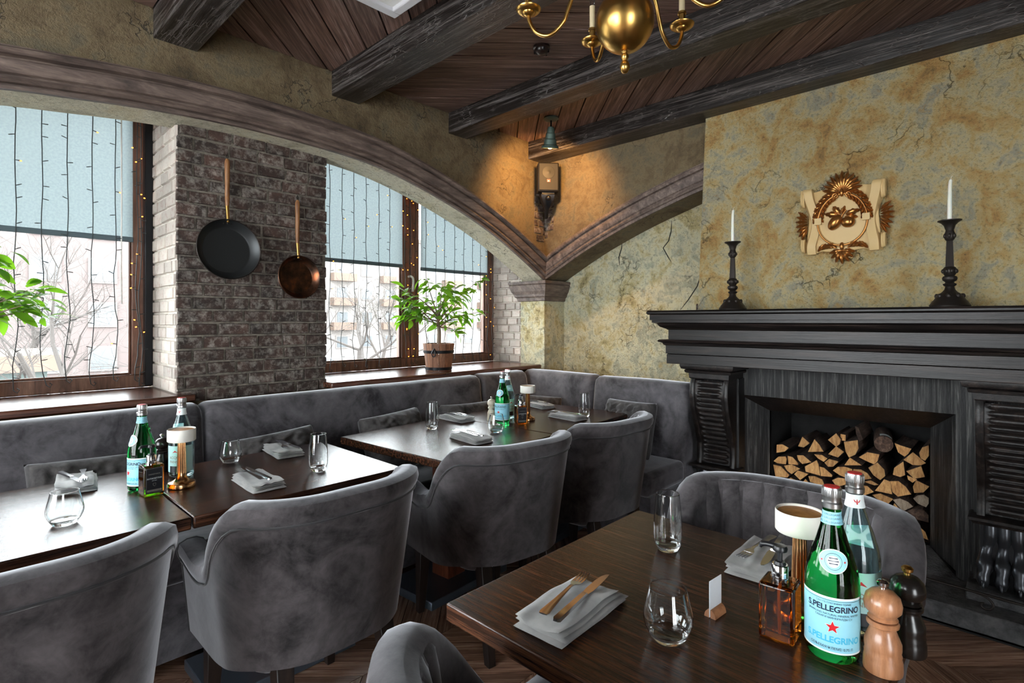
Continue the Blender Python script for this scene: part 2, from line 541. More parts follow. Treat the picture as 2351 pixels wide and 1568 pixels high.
floor = tag(MB().box(-3.6, 4.2, -3.6, 3.7, -0.12, -0.016).build('floor', 'wood_leg'), 'dark patterned parquet floor', None, None, 'structure')

# parquet: squares cut by diagonals and middle lines into triangles, each laid with short planks
floor_planks = []
S = 0.92
OX, OY = 1.33, 1.83
for ix in range(-4, 4):
    for iy in range(-5, 3):
        cx, cy = OX + ix * S, OY + iy * S
        for k in range(8):
            a0, a1 = k * math.pi / 4, (k + 1) * math.pi / 4
            def rim(a):
                m = max(abs(math.cos(a)), abs(math.sin(a)))
                return (cx + S / 2 * math.cos(a) / m, cy + S / 2 * math.sin(a) / m)
            tri = [(cx, cy), rim(a0), rim(a1)]
            ang = a0 if k % 2 else a1          # planks follow the diagonal side of the triangle
            nx, ny = -math.sin(ang), math.cos(ang)
            w = 0.082
            side = 1 if (nx * (tri[1 if not k % 2 else 2][0] - cx) + ny * (tri[1 if not k % 2 else 2][1] - cy)) > 0 else -1
            for j in range(6):
                lo, hi = j * w, (j + 1) * w
                p = clip(tri, -nx * side, -ny * side, -(nx * side * cx + ny * side * cy + lo))
                p = clip(p, nx * side, ny * side, nx * side * cx + ny * side * cy + hi) if len(p) > 2 else []
                if len(p) > 2:
                    floor_planks.append((p, ang))
def seen_floor(p):
    x, y = sum(q[0] for q in p) / len(p), sum(q[1] for q in p) / len(p)
    f = 0.724 * x + 0.690 * y
    r = 0.690 * x - 0.724 * y
    if f < 0.3 or x > 3.1 or y > 2.5:
        return None
    px, py = 1175.5 + F_PX * r / f, 736 + F_PX * EYE / f
    if not (330 < px < 2450 and 1180 < py < 1700):
        return None
    return f
seen = sorted([(seen_floor(p), i) for i, (p, _) in enumerate(floor_planks) if seen_floor(p) is not None])
own = {i for _, i in seen[:290]}
rest = MB()
for i, (p, ang) in enumerate(floor_planks):
    if i in own:
        plank('plank', p, ang, -0.016, 0.0, 'wood_floor', floor)
    else:
        q = inset(p, 0.0015)
        if len(q) > 2:
            rest.prism(q, 'z', -0.016, 0.0)
ro = rest.build('parquet_planks', 'wood_floor', floor)
ro['kind'] = 'stuff'

# ceiling: backing, diagonal boards between the beams, beams
ceiling = tag(MB().box(-3.6, 4.2, -3.6, 3.7, ZC + 0.02, ZC + 0.14).build('ceiling', 'wood_leg'), 'dark boarded ceiling with heavy wooden beams', None, None, 'structure')
BEAMS = [(-1.10, -0.92), (-0.215, -0.03), (0.672, 0.857), (1.566, 1.746), (2.449, 2.625), (3.289, 3.50)]
for b0, b1 in BEAMS:
    o = MB().box(-3.3, 3.3, -0.5 * (b1 - b0), 0.5 * (b1 - b0), 2.668, ZC + 0.02).build('beam', 'wood_beam', ceiling, bevel=0.006)
    o.location = ((b0 + b1) / 2, YA - 3.3 + 0.01, 0)
    o.rotation_euler.z = R(90)
for bay, ((_, x0), (x1, _)) in enumerate(zip(BEAMS[1:-1], BEAMS[2:])):
    ang = R(45) if bay % 2 == 1 else R(-45)
    bw = 0.142
    ux, uy = math.cos(ang), math.sin(ang)
    vx, vy = -uy, ux
    ylo = -0.6
    rect = [(x0, ylo), (x1, ylo), (x1, YA), (x0, YA)]
    ds = [vx * x + vy * y for x, y in rect]
    k0, k1 = int(min(ds) / bw) - 1, int(max(ds) / bw) + 1
    for k in range(k0, k1 + 1):
        p = clip(rect, -vx, -vy, -k * bw)
        p = clip(p, vx, vy, (k + 1) * bw) if len(p) > 2 else []
        if len(p) > 2:
            plank('plank', p, ang, ZC + rng.uniform(-0.003, 0.003), ZC + 0.02, 'wood_ceiling', ceiling, 0.0045)

# window wall: thick wall with a wide segmental arch over both windows
ARCH_L = [(-1.25, 1.69), (-0.62, 2.027), (0.0, 2.235), (0.40, 2.30), (0.757, 2.336), (1.163, 2.350), (1.673, 2.333), (2.02, 2.282), (2.45, 2.165), (2.826, 2.027), (3.15, 1.872), (3.492, 1.684)]
archL = catmull(ARCH_L, 5)
poly = list(archL) + [(4.2, 1.684), (4.2, ZC + 0.02)] + [(-1.25, ZC + 0.02)]
wall_left = MB()
for i in range(len(archL) - 1):
    (xa, za), (xb, zb) = archL[i], archL[i + 1]
    wall_left.prism([(xa, za), (xb, zb), (xb, ZC + 0.02), (xa, ZC + 0.02)], 'y', YA, 3.18)
wall_left = tag(wall_left.build('wall_left', 'plaster_ochre_shaded'), 'thick ochre plaster wall with a wide arch over two windows', None, None, 'structure')
bm = bmesh.new(); bm.from_mesh(wall_left.data)
bmesh.ops.remove_doubles(bm, verts=bm.verts, dist=1e-5)
dele = [f for f in bm.faces if all(len(e.link_faces) > 2 for e in f.edges if abs(e.verts[0].co.x - e.verts[1].co.x) < 1e-6) and abs(f.normal.x) > 0.99 and -1.2 < f.calc_center_median().x < 3.48]
bmesh.ops.delete(bm, geom=dele, context='FACES')
bm.to_mesh(wall_left.data); bm.free()
wall_left.data.materials.append(MATS['plaster_soffit'])
for p in wall_left.data.polygons:
    if p.normal.z < -0.3:
        p.material_index = 1
# rest of the window wall: parapet under the sills, far end (out of frame), corner pier
MB().box(-3.6, XA, 3.10, YW + 0.1, 0, SILL - 0.045).build('parapet', 'plaster_ochre_shaded', wall_left)
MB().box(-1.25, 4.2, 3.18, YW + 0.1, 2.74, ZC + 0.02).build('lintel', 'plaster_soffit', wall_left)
MB().box(-1.75, -1.25, YA, YW + 0.1, 0, ZC + 0.02).build('pier', 'plaster_ochre_shaded', wall_left)
MB().box(-3.6, -1.75, YA + 0.2, YW + 0.1, 2.3, ZC + 0.02).build('lintel', 'plaster_ochre_shaded', wall_left)  # unseen bay below is left open to add daylight
# brick pier between the windows
PX0, PX1, PY = 0.804, 1.609, 3.095
MB().box(PX0 + 0.006, PX1 - 0.006, PY + 0.007, YW + 0.1, 0.5, 2.76).build('pier_core', 'mortar', wall_left)
MB().box(PX0 + 0.0055, PX0 + 0.02, PY + 0.012, YW + 0.09, 0.5, 2.76).build('reveal_core', 'mortar_white', wall_left)
def bricks(parent, axis, at, u0, u1, z0, z1, L, H, mat, thick=0.012, out=-1, shape=None, seed=1, joint=0.009):
    r = random.Random(seed)
    meshes = {}
    row = 0
    z = z0
    while z < z1 - 0.02:
        u = u0 - (L / 2 if row % 2 else 0) + r.uniform(-0.02, 0.02)
        while u < u1 - 0.01:
            l = L * r.uniform(0.82, 1.15)
            a, b = max(u, u0), min(u + l - joint, u1)
            u += l
            if b - a < 0.02:
                continue
            cu, cz = (a + b) / 2, z + (H - joint) / 2
            if shape and not shape(cu, cz):
                continue
            w, h = (b - a) / 2, (H - joint) / 2
            key = (round(w, 3), r.randrange(3))
            if key not in meshes:
                j = lambda: r.uniform(-0.0022, 0.0022)
                c = 0.004
                m = MB()
                if axis == 'y':
                    base = [(-w + j(), 0, -h + j()), (w + j(), 0, -h + j()), (w + j(), 0, h + j()), (-w + j(), 0, h + j())]
                    top = [(x * (1 - c / w), out * thick, zz * (1 - c / h)) for x, _, zz in base]
                else:
                    base = [(0, -w + j(), -h + j()), (0, w + j(), -h + j()), (0, w + j(), h + j()), (0, -w + j(), h + j())]
                    top = [(out * thick, y * (1 - c / w), zz * (1 - c / h)) for _, y, zz in base]
                m.loft([base, top])
                meshes[key] = m.mesh('brick')
                meshes[key].materials.append(MATS[mat])
            d = r.uniform(-0.003, 0.002)
            o = bpy.data.objects.new('brick', meshes[key])
            COL.objects.link(o)
            o.parent = parent
            o.location = (cu, at - out * d, cz) if axis == 'y' else (at - out * d, cu, cz)
        z += H
        row += 1
bricks(wall_left, 'y', PY + 0.008, PX0, PX1, 0.935, 2.40, 0.152, 0.068, 'brick', seed=3)
bricks(wall_left, 'x', PX0 + 0.008, PY + 0.004, YW, 0.985, 2.44, 0.15, 0.068, 'brick_white', seed=4)
# corner pier: plaster edge, brick reveal towards the window
MB().box(XA, 4.2, YA, 3.222, 0, 1.70).build('corner_pier', 'plaster_pale', wall_left)
MB().box(XA + 0.010, 4.2, 3.222, YW + 0.1, 0, 2.78).build('reveal_core', 'mortar_white', wall_left)
bricks(wall_left, 'x', XA + 0.011, 3.226, YW, 0.985, 1.86, 0.125, 0.066, 'brick_white', seed=5)
# face of the wall between the two arches at the corner, right part
def capital(parent):
    prof = [(0.0, 1.515), (0.012, 1.52), (0.016, 1.545), (0.03, 1.555), (0.034, 1.575), (0.05, 1.60), (0.062, 1.635), (0.066, 1.65), (0.06, 1.657), (0.07, 1.662), (0.07, 1.684), (0.0, 1.684)]
    rings = []
    for o_, z in prof:
        rings.append([(XA - o_, 3.24 + o_, z), (XA - o_, YA - o_, z), (XN + 0.02, YA - o_, z), (XN + 0.02, 3.24 + o_, z)])
    return MB().loft(rings).build('capital', 'moulding_stone', parent, smooth=12)
capital(wall_left)

def arch_mould(parent, curve, toworld, outn, name='arch_moulding'):
    """ribbed band that follows the arch on the wall face; curve = (u, z); outn = how far it stands proud"""
    prof = [(-0.002, -0.002), (0.022, -0.002), (0.026, 0.010), (0.014, 0.014), (0.014, 0.020), (0.030, 0.024), (0.038, 0.034), (0.034, 0.044), (0.022, 0.048), (0.022, 0.054), (0.034, 0.060), (0.046, 0.080), (0.052, 0.104), (0.050, 0.110),
            (0.040, 0.113), (0.040, 0.119), (0.066, 0.124), (0.074, 0.134), (0.072, 0.146), (0.058, 0.154), (0.030, 0.156), (0.024, 0.162), (0.022, 0.172), (-0.002, 0.174)]
    rings = []
    n = len(curve)
    for i, (u, z) in enumerate(curve):
        a, b = curve[max(i - 1, 0)], curve[min(i + 1, n - 1)]
        tu, tz = b[0] - a[0], b[1] - a[1]
        l = math.hypot(tu, tz)
        nu, nz = -tz / l, tu / l
        if nz < 0:
            nu, nz = -nu, -nz
        if i == n - 1:
            nu, nz = 0.0, 1.15 if True else 1
        rings.append([toworld(u + nu * h, z + nz * h, d * outn) for d, h in prof])
    return MB().loft(rings).build(name, 'moulding_stone', parent, smooth=24)
arch_mould(wall_left, archL, lambda u, z, d: (min(u, XA - 0.0), YA - d, z), 1.0)

# fireplace wall: niche wall, arch spandrel, chimney breast
ARCH_R = [(-0.5, 2.22), (0.5, 2.40), (1.1, 2.33), (1.58, 2.218), (1.80, 2.157), (2.148, 2.047), (2.544, 1.888), (2.95, 1.684)]
archR = catmull(ARCH_R, 5)
wall_right = tag(MB().box(XN, 4.2, 1.55, YA + 0.1, 0, ZC + 0.02).build('wall_right', 'plaster_pale'), 'rough pale gold plaster wall behind the fireplace and corner sofa', None, None, 'structure')
m = MB()
for i in range(len(archR) - 1):
    (ya, za), (yb, zb) = archR[i], archR[i + 1]
    m.prism([(ya, za), (yb, zb), (yb, ZC + 0.02), (ya, ZC + 0.02)], 'x', XA, XN + 0.05)
sp = m.build('arch_spandrel', 'plaster_ochre_shaded', wall_right)
bm = bmesh.new(); bm.from_mesh(sp.data)
bmesh.ops.remove_doubles(bm, verts=bm.verts, dist=1e-5)
dele = [f for f in bm.faces if abs(f.normal.y) > 0.99 and -0.45 < f.calc_center_median().y < 2.94]
bmesh.ops.delete(bm, geom=dele, context='FACES')
bm.to_mesh(sp.data); bm.free()
arch_mould(wall_right, [q for q in archR if q[0] > 1.50], lambda u, z, d: (XA - d, min(u, YA), z), 0.72)
YBL, YBR, XB = 1.581, -0.12, 3.43
MB().loft([[(XB, YBL + 0.015, 1.0), (XB, YBR - 0.015, 1.0), (4.2, YBR - 0.015, 1.0), (4.2, YBL + 0.015, 1.0)],
           [(XB, YBL - 0.062, ZC), (XB, YBR + 0.062, ZC), (4.2, YBR + 0.062, ZC), (4.2, YBL - 0.062, ZC)]]).build('chimney_breast', 'plaster_gold', wall_right, bevel=0.008)
MB().box(XA, 4.2, -3.6, YBR + 0.0, 0, ZC + 0.02).build('side_wall', 'plaster_ochre_shaded', wall_right)
MB().box(XA, 4.2, YBR - 0.01, YBR + 0.25, 1.1, ZC + 0.02).build('side_wall', 'plaster_ochre_shaded', wall_right)
MB().box(4.05, 4.2, YBR, 1.56, 0, 1.02).build('back_wall', 'firebox', wall_right)
# broken plaster: bricks showing in the corner and beside the chimney breast
def in_patch(c, z):
    t = (z - 1.93) / 0.60
    if not 0 <= t <= 1:
        return False
    return True
bricks(wall_right, 'x', XA - 0.001, YA - 0.105, YA - 0.003, 1.98, 2.50, 0.11, 0.062, 'brick', 0.006, -1, lambda u, z: (YA - u) < 0.03 + 0.085 * min(1, (z - 1.93) / 0.28), 11)
bricks(wall_left, 'y', YA - 0.001, XA - 0.13, XA - 0.003, 1.95, 2.42, 0.11, 0.062, 'brick', 0.006, -1, lambda u, z: (XA - u) < 0.03 + 0.09 * min(1, (z - 1.90) / 0.22), 12)
bricks(wall_right, 'x', XN - 0.001, 1.605, 1.74, 1.42, 1.72, 0.10, 0.06, 'brick', 0.006, -1, lambda u, z: (u - 1.60) < 0.13 - 0.33 * (z - 1.42), 13)
# long cracks in the plaster of the niche wall (proud lips on either side)
for pts in ([(2.36, 1.98), (2.365, 1.93), (2.39, 1.86), (2.385, 1.80)], [(1.93, 2.10), (1.935, 2.02), (1.955, 1.95), (2.0, 1.90), (1.96, 1.83), (1.935, 1.79)],
            [(1.62, 1.86), (1.66, 1.78), (1.70, 1.69), (1.73, 1.60), (1.80, 1.50), (1.86, 1.43)]):
    p3 = [(XN - 0.001, y, z) for y, z in pts]
    MB().tube(p3, [0.0015] + [0.004] * (len(p3) - 2) + [0.0015], 5).build('crack', 'firebox', wall_right)

# the room behind the camera: plain walls, unseen openings added for fill daylight
wall_back = tag(MB().box(-0.8, 4.2, -3.7, -3.55, 0, ZC).build('wall_back', 'dark_wall'), 'plain wall behind the viewer', None, None, 'structure')
MB().box(-3.6, -0.8, -3.7, -3.55, 2.4, ZC).build('lintel', 'dark_wall', wall_back)
fill_opening_back = thing('fill_opening_back', 'unseen opening added behind the viewer to let in fill daylight', None, kind='structure')  # added opening, never in view: sky light from here fills chair backs and hearth
MB().box(-3.6, -2.7, -3.7, -3.55, 0, 2.4).build('side_panel', 'dark_wall', wall_back)
for x in (-2.65, -1.75, -0.85):
    MB().box(x - 0.05, x + 0.05, -3.65, -3.56, 0, 2.4).build('mullion', 'wood_frame', fill_opening_back)
wall_side = tag(MB().box(-3.7, -3.55, -3.6, 0.2, 0, ZC).build('wall_side', 'dark_wall'), 'plain side wall behind the viewer', None, None, 'structure')
fill_opening_side = thing('fill_opening_side', 'unseen opening added in the far side of the room to let in fill daylight', None, kind='structure')  # added out of view so that sky light reaches the fireplace wall
for y in (0.25, 1.6, 2.95):
    MB().box(-3.65, -3.55, y - 0.05, y + 0.05, 0, ZC).build('mullion', 'wood_frame', fill_opening_side)
MB().box(-3.65, -3.55, 0.2, 3.0, 0, 0.25).build('bottom_rail', 'wood_frame', fill_opening_side)

# ---------------------------------------------------------------- windows, blinds, light strings
def window(name, label, x0, x1, mull, ztop, sx0, sx1, sy):
    w = thing(name, label, None, kind='structure')
    fw, y0, y1 = 0.093, YW - 0.03, YW + 0.05
    zb = SILL
    def bar(nm, a, b, c, d, yy0=y0, yy1=y1):
        return MB().box(a, b, yy0, yy1, c, d).build(nm, 'wood_frame', w, bevel=0.006)
    edges = [x0] + [e for m_ in mull for e in m_] + [x1]
    bar('bottom_rail', x0, x1, zb, zb + 0.072)
    bar('stile', x0, x0 + fw, zb + 0.072, ztop)
    bar('stile', x1 - fw, x1, zb + 0.072, ztop)
    for a, b in mull:
        mid = (a + b) / 2
        bar('stile', a, mid - 0.004, zb + 0.072, ztop)
        bar('stile', mid + 0.004, b, zb + 0.072, ztop)
    spans = []
    prev = x0 + fw
    for a, b in mull:
        spans.append((prev, a))
        prev = b
    spans.append((prev, x1 - fw))
    for a, b in spans:
        MB().box(a, b, YW + 0.006, YW + 0.012, zb + 0.07, ztop).build('pane', 'window_glass', w)
        for bead in ((a, a + 0.012, zb + 0.072, ztop), (b - 0.012, b, zb + 0.072, ztop)):
            bar('glazing_bead', *bead, YW - 0.012, YW + 0.006)
        bar('glazing_bead', a, b, zb + 0.072, zb + 0.084, YW - 0.012, YW + 0.006)
    # sill board
    s_ = MB().box(0, sx1 - sx0, sy, YW - 0.03, SILL - 0.036, SILL).build('sill', 'wood_sill', w, bevel=0.008)
    s_.location.x = sx0
    return w, spans
win1, sp1 = window('window_1', 'brown wooden window with a half lowered blind left of the brick pier', -1.25, 0.804, [(-0.32, -0.16)], 2.74, -1.25, 0.872, 3.02)
win2, sp2 = window('window_2', 'brown two-pane wooden window behind the potted plant', 1.60, 3.492, [(2.485, 2.649)], 2.74, 1.585, 3.492, 2.985)
h = MB().tube(catmull([(2.545, YW - 0.03, 1.70), (2.545, YW - 0.06, 1.70), (2.56, YW - 0.066, 1.69), (2.566, YW - 0.066, 1.66), (2.562, YW - 0.064, 1.58)], 5), 0.009, 8).build('handle', 'white_plastic', win2, smooth=60)
MB().box(0.762, 0.80, YW - 0.075, YW - 0.03, 0.99, 2.5).build('frame_cover', 'black_metal', win1, bevel=0.004)

def blind(x0, x1, zb, label, ztop=2.70):
    t = thing('roller_blind', label, 'blind', ((x0 + x1) / 2, YW - 0.045, zb), group='roller blinds on the windows')
    w = (x1 - x0) / 2
    MB().add([(-w, 0, 0), (w, 0, 0), (w, 0, ztop - zb), (-w, 0, ztop - zb)], [(0, 1, 2, 3)]).build('fabric', 'blind_fabric', t)
    MB().box(-w - 0.002, w + 0.002, -0.008, 0.006, -0.022, 0.006).build('bottom_bar', 'blind_bar', t, bevel=0.004)
    return t
b1 = blind(-0.10, 0.712, 1.80, 'pale blue roller blind half down in the window left of the brick pier')
blind(1.66, 2.478, 1.785, 'pale blue roller blind in the wider pane right of the brick pier')
blind(2.655, 3.40, 1.775, 'pale blue roller blind in the pane above the potted plant')
MB().tube([(0.35, -0.02, 0.75), (0.352, -0.02, 0.2), (0.35, -0.02, -0.15), (0.353, -0.02, -0.36)], 0.0035, 6).build('cord', 'white_plastic', b1)

def socket_mesh(lit):
    m = MB().tube([(0, 0, 0), (0.012, 0, 0.0), (0.019, 0, 0.0)], [0.0016, 0.0024, 0.0022], 5)
    me = m.mesh('bulb_socket')
    me.materials.append(MATS['wire'])
    k = len(me.polygons)
    return me
SOCK = socket_mesh(False)
BULB = MB().ball((0.0, 0, 0), 0.0033, 6, 5, (1.6, 1, 1)).mesh('bulb', 60)
BULB.materials.append(MATS['bulb_lit'])
DIM = MB().ball((0.0, 0, 0), 0.0028, 6, 4, (1.6, 1, 1)).mesh('bulb', 60)
DIM.materials.append(MATS['bulb_off'])
def strand(x, ztop, zbot, seed, label, group, y=3.50, nb=14, p_lit=0.12, wob=0.012):
    r = random.Random(seed)
    t = thing('light_strand', label, 'string lights', (x, y, zbot), group=group)
    L = ztop - zbot
    ph = r.uniform(0, 6)
    pts = []
    n = 26
    for i in range(n + 1):
        k = i / n
        amp = wob * (0.15 + 1.6 * max(0, k - 0.35) ** 1.2)
        pts.append((amp * math.sin(ph + k * 19) + r.uniform(-1, 1) * amp * 0.35, r.uniform(-1, 1) * 0.004, L * (1 - k)))
    # last curl
    lx = pts[-1][0]
    pts += [(lx + 0.014, 0, -0.012), (lx + 0.022, 0, 0.002), (lx + 0.012, 0, 0.010)]
    MB().tube(pts, 0.0023, 5).build('wire', 'wire', t)
    for i in range(nb):
        k = min(n, max(1, int((i + r.uniform(0.2, 0.8)) / nb * n)))
        p = pts[k]
        a = 0 if r.random() < 0.5 else math.pi
        tilt = r.uniform(-0.5, 0.35)
        o = bpy.data.objects.new('bulb_socket', SOCK); COL.objects.link(o); o.parent = t
        o.location = p
        o.rotation_euler = (0, tilt, a)
        lit = r.random() < p_lit
        d = 0.021
        q = bpy.data.objects.new('bulb', BULB if lit else DIM); COL.objects.link(q); q.parent = t
        ca = 1 if a == 0 else -1
        q.location = (p[0] + ca * d * math.cos(tilt), p[1], p[2] - d * math.sin(tilt))
        q.rotation_euler = (0, tilt, a)
    return t
def arch_z(x):
    for (xa, za), (xb, zb) in zip(archL, archL[1:]):
        if xa <= x <= xb:
            return za + (zb - za) * (x - xa) / (xb - xa)
    return 1.7
def arch_top(x):
    return min(2.70, arch_z(x) + 0.33)
ordn = ['first', 'second', 'third', 'fourth', 'fifth', 'sixth', 'seventh', 'eighth', 'ninth', 'tenth']
for i, x in enumerate((0.234, 0.331, 0.428, 0.528, 0.625)):
    strand(x, arch_top(x), 1.015 + (i * 37 % 5) * 0.008, 20 + i, 'dark string of tiny lights, %s from the left in the left window' % ordn[i], 'light strings in the left window')
strand(0.722, arch_top(0.722), 1.03, 26, 'string of orange tiny lights along the right frame of the left window', 'light strings in the left window', nb=20, p_lit=0.45)
strand(0.738, arch_top(0.738), 1.0, 27, 'second string of orange lights hugging the frame beside the brick reveal', 'light strings in the left window', nb=16, p_lit=0.35)
for i, x in enumerate((1.842, 1.937, 2.029, 2.128, 2.235, 2.33)):
    strand(x, arch_top(x), 1.0 + (i * 29 % 5) * 0.008, 30 + i, 'dark string of tiny lights, %s from the brick pier in the right window' % ordn[i], 'light strings in the wide pane')
for i, x in enumerate((2.489, 2.535, 2.59)):
    strand(x, arch_top(x), 1.0 + 0.01 * i, 40 + i, 'string of lit orange lights on the window mullion, %s from the left' % ordn[i], 'light strings on the mullion', y=3.53, nb=20, p_lit=0.45)
for i, x in enumerate((2.67, 2.772, 2.863, 2.972, 3.074, 3.175, 3.268)):
    strand(x, arch_top(x), 1.0 + (i * 31 % 5) * 0.008, 50 + i, 'dark string of tiny lights, %s from the mullion above the potted plant' % ordn[i], 'light strings behind the potted plant', nb=12)
strand(3.36, arch_top(3.36), 1.0, 60, 'string of lit orange lights down the frame beside the brick corner', 'light strings at the corner frame', nb=18, p_lit=0.45)
strand(3.415, arch_top(3.415), 1.02, 61, 'outermost orange light string touching the brick corner reveal', 'light strings at the corner frame', nb=16, p_lit=0.4)

# ---------------------------------------------------------------- ceiling fittings
# chandelier
CC = Vector((0.724, 0.690, 0)) ; CR = Vector((0.690, -0.724, 0))
hC = 1.05
cpos = CC * (1.655 * hC) + CR * (0.345 * hC)
zc = EYE + 0.914 * hC
chand = thing('chandelier', 'polished brass chandelier with round globe and candle arms', 'chandelier', (cpos.x, cpos.y, ZC))
d0 = -ZC
zg = zc + d0
gr = 0.093
prof = [(0.001, zg - gr)] + [(gr * math.sin(math.pi * k / 20) * (1.0), zg - gr * 1.05 * math.cos(math.pi * k / 20)) for k in range(1, 20)] + [(0.012, zg + gr * 1.05)]
MB().lathe(prof, 40).build('globe', 'brass', chand, smooth=60)
MB().lathe([(0.001, zg - 0.165), (0.009, zg - 0.163), (0.0155, zg - 0.15), (0.016, zg - 0.142), (0.012, zg - 0.13), (0.007, zg - 0.125), (0.010, zg - 0.12), (0.013, zg - 0.113), (0.011, zg - 0.106), (0.007, zg - 0.102), (0.010, zg - 0.096), (0.016, zg - 0.09)], 24).build('finial', 'brass', chand, smooth=60)
MB().lathe([(0.012, zg + 0.08), (0.022, zg + 0.11), (0.012, zg + 0.13), (0.03, zg + 0.16), (0.034, zg + 0.19), (0.014, zg + 0.215), (0.012, zg + 0.30), (0.008, -0.02), (0.06, -0.015), (0.06, 0.0)], 24).build('stem', 'brass', chand, smooth=60)
zp = EYE + hC + d0
Rr = 0.31 * hC
for k in range(6):
    a = R(-70 + 60 * k)
    dv = CC * math.cos(a) + CR * math.sin(a)
    def P(r, z):
        return (dv.x * r, dv.y * r, z)
    arm = MB().tube(catmull([P(0.02, zg + 0.175), P(0.06, zg + 0.215), P(0.12, zg + 0.20), P(0.165, zg + 0.13), P(0.185, zp - 0.01), P(0.205, zp - 0.055), P(0.25, zp - 0.088), P(0.295, zp - 0.072), P(Rr - 0.004, zp - 0.03), P(Rr, zp)], 6), 0.0068, 10).build('arm', 'brass', chand, smooth=60)
    MB().lathe([(0.004, zp - 0.012), (0.012, zp - 0.008), (0.020, zp - 0.004), (0.022, zp + 0.002), (0.032, zp + 0.002), (0.042, zp + 0.010), (0.043, zp + 0.014), (0.030, zp + 0.010), (0.010, zp + 0.010)], 28, P(Rr, 0)).build('drip_pan', 'brass', chand, smooth=60)
    MB().lathe([(0.011, zp + 0.008), (0.012, zp + 0.05), (0.015, zp + 0.052), (0.015, zp + 0.060), (0.011, zp + 0.062)], 16, P(Rr, 0)).build('candle_cup', 'brass', chand, smooth=50)
    MB().lathe([(0.0105, zp + 0.06), (0.0105, zp + 0.145)], 16, P(Rr, 0)).build('candle_sleeve', 'candle_sleeve', chand, smooth=50)
    MB().lathe([(0.006, zp + 0.145), (0.010, zp + 0.165), (0.011, zp + 0.178), (0.006, zp + 0.20), (0.001, zp + 0.215)], 12, P(Rr, 0)).build('bulb', 'clear_glass', chand, smooth=60)
    a2 = R(-40 + 60 * k)
    dv = CC * math.cos(a2) + CR * math.sin(a2)
    MB().tube(catmull([P(0.015, zg + 0.21), P(0.06, zg + 0.235), P(0.10, zg + 0.20), P(0.115, zg + 0.16), P(0.135, zg + 0.165), P(0.13, zg + 0.185)], 5), 0.004, 8).build('scroll', 'brass', chand, smooth=60)

det = thing('smoke_detector', 'small brown domed smoke detector on the ceiling boards', 'detector', (2.19, 1.87, ZC - 0.003))
MB().lathe([(0.045, 0), (0.047, -0.012), (0.042, -0.016)], 24).build('base', 'detector_brown', det, smooth=40)
MB().lathe([(0.040, -0.015), (0.038, -0.024), (0.030, -0.036), (0.016, -0.043), (0.001, -0.045)], 24).build('dome', 'detector_brown', det, smooth=60)
for k in range(6):
    MB().box(0.033, 0.041, -0.003, 0.003, -0.034, -0.016).build('vent_fin', 'black_plastic', det, rz=k * math.pi / 3)

# square ceiling lamp (only its far corner is in the picture)
cl = thing('ceiling_lamp', 'square white framed ceiling lamp between two beams', 'lamp', (1.215, 1.90, ZC - 0.003))
for (a, b, c, d) in ((-0.232, 0.232, 0.19, 0.232), (-0.232, 0.232, -0.232, -0.19), (-0.232, -0.19, -0.19, 0.19), (0.19, 0.232, -0.19, 0.19)):
    MB().box(a, b, c, d, -0.05, 0).build('frame', 'white_frame', cl, bevel=0.004)
MB().box(-0.19, 0.19, -0.19, 0.19, -0.03, 0).build('diffuser', 'white_plastic', cl)

# corner spotlight and its warm light
sx, sy_ = 3.003, 2.475
spot = thing('spotlight', 'green-grey cone spotlight hanging from the ceiling by the corner', 'spotlight', (sx, sy_, ZC - 0.003))
MB().lathe([(0.052, 0), (0.055, -0.008), (0.048, -0.014), (0.03, -0.018), (0.001, -0.02)], 28).build('ceiling_plate', 'verdigris', spot, smooth=50)
MB().tube([(0, 0, -0.015), (0, 0, -0.07)], 0.007, 8).build('stem', 'black_metal', spot)
hd = Vector((0.20, 0.24, -1)).normalized()
rot = Vector((0, 0, -1)).rotation_difference(hd).to_matrix().to_4x4()
head = MB().lathe([(0.001, 0.0), (0.016, -0.004), (0.020, -0.02), (0.022, -0.045), (0.026, -0.05), (0.028, -0.085), (0.033, -0.09), (0.036, -0.125), (0.044, -0.13), (0.050, -0.150), (0.046, -0.150), (0.034, -0.13), (0.02, -0.10)], 28)
head.xf(Matrix.Translation((0, 0, -0.06)) @ rot @ Matrix.Diagonal((1.3, 1.3, 1.0, 1.0)))
head.build('shade', 'verdigris', spot, smooth=40)
lp = Vector((0, 0, -0.06)) + hd * 0.135
MB().ball(lp, 0.022, 14, 10).build('bulb', 'spot_lamp', spot, smooth=60)
ld = bpy.data.lights.new('spot_beam', 'SPOT')
ld.energy, ld.color, ld.spot_size, ld.spot_blend, ld.shadow_soft_size = 13.0, (1.0, 0.52, 0.17), R(160), 0.6, 0.03
lo = bpy.data.objects.new('spot_beam', ld)
COL.objects.link(lo)
lo.parent = spot
lo.location = Vector((0, 0, -0.06)) + hd * 0.165
lo.rotation_euler = Vector((0.75, 0.75, -0.62)).to_track_quat('-Z', 'Y').to_euler()

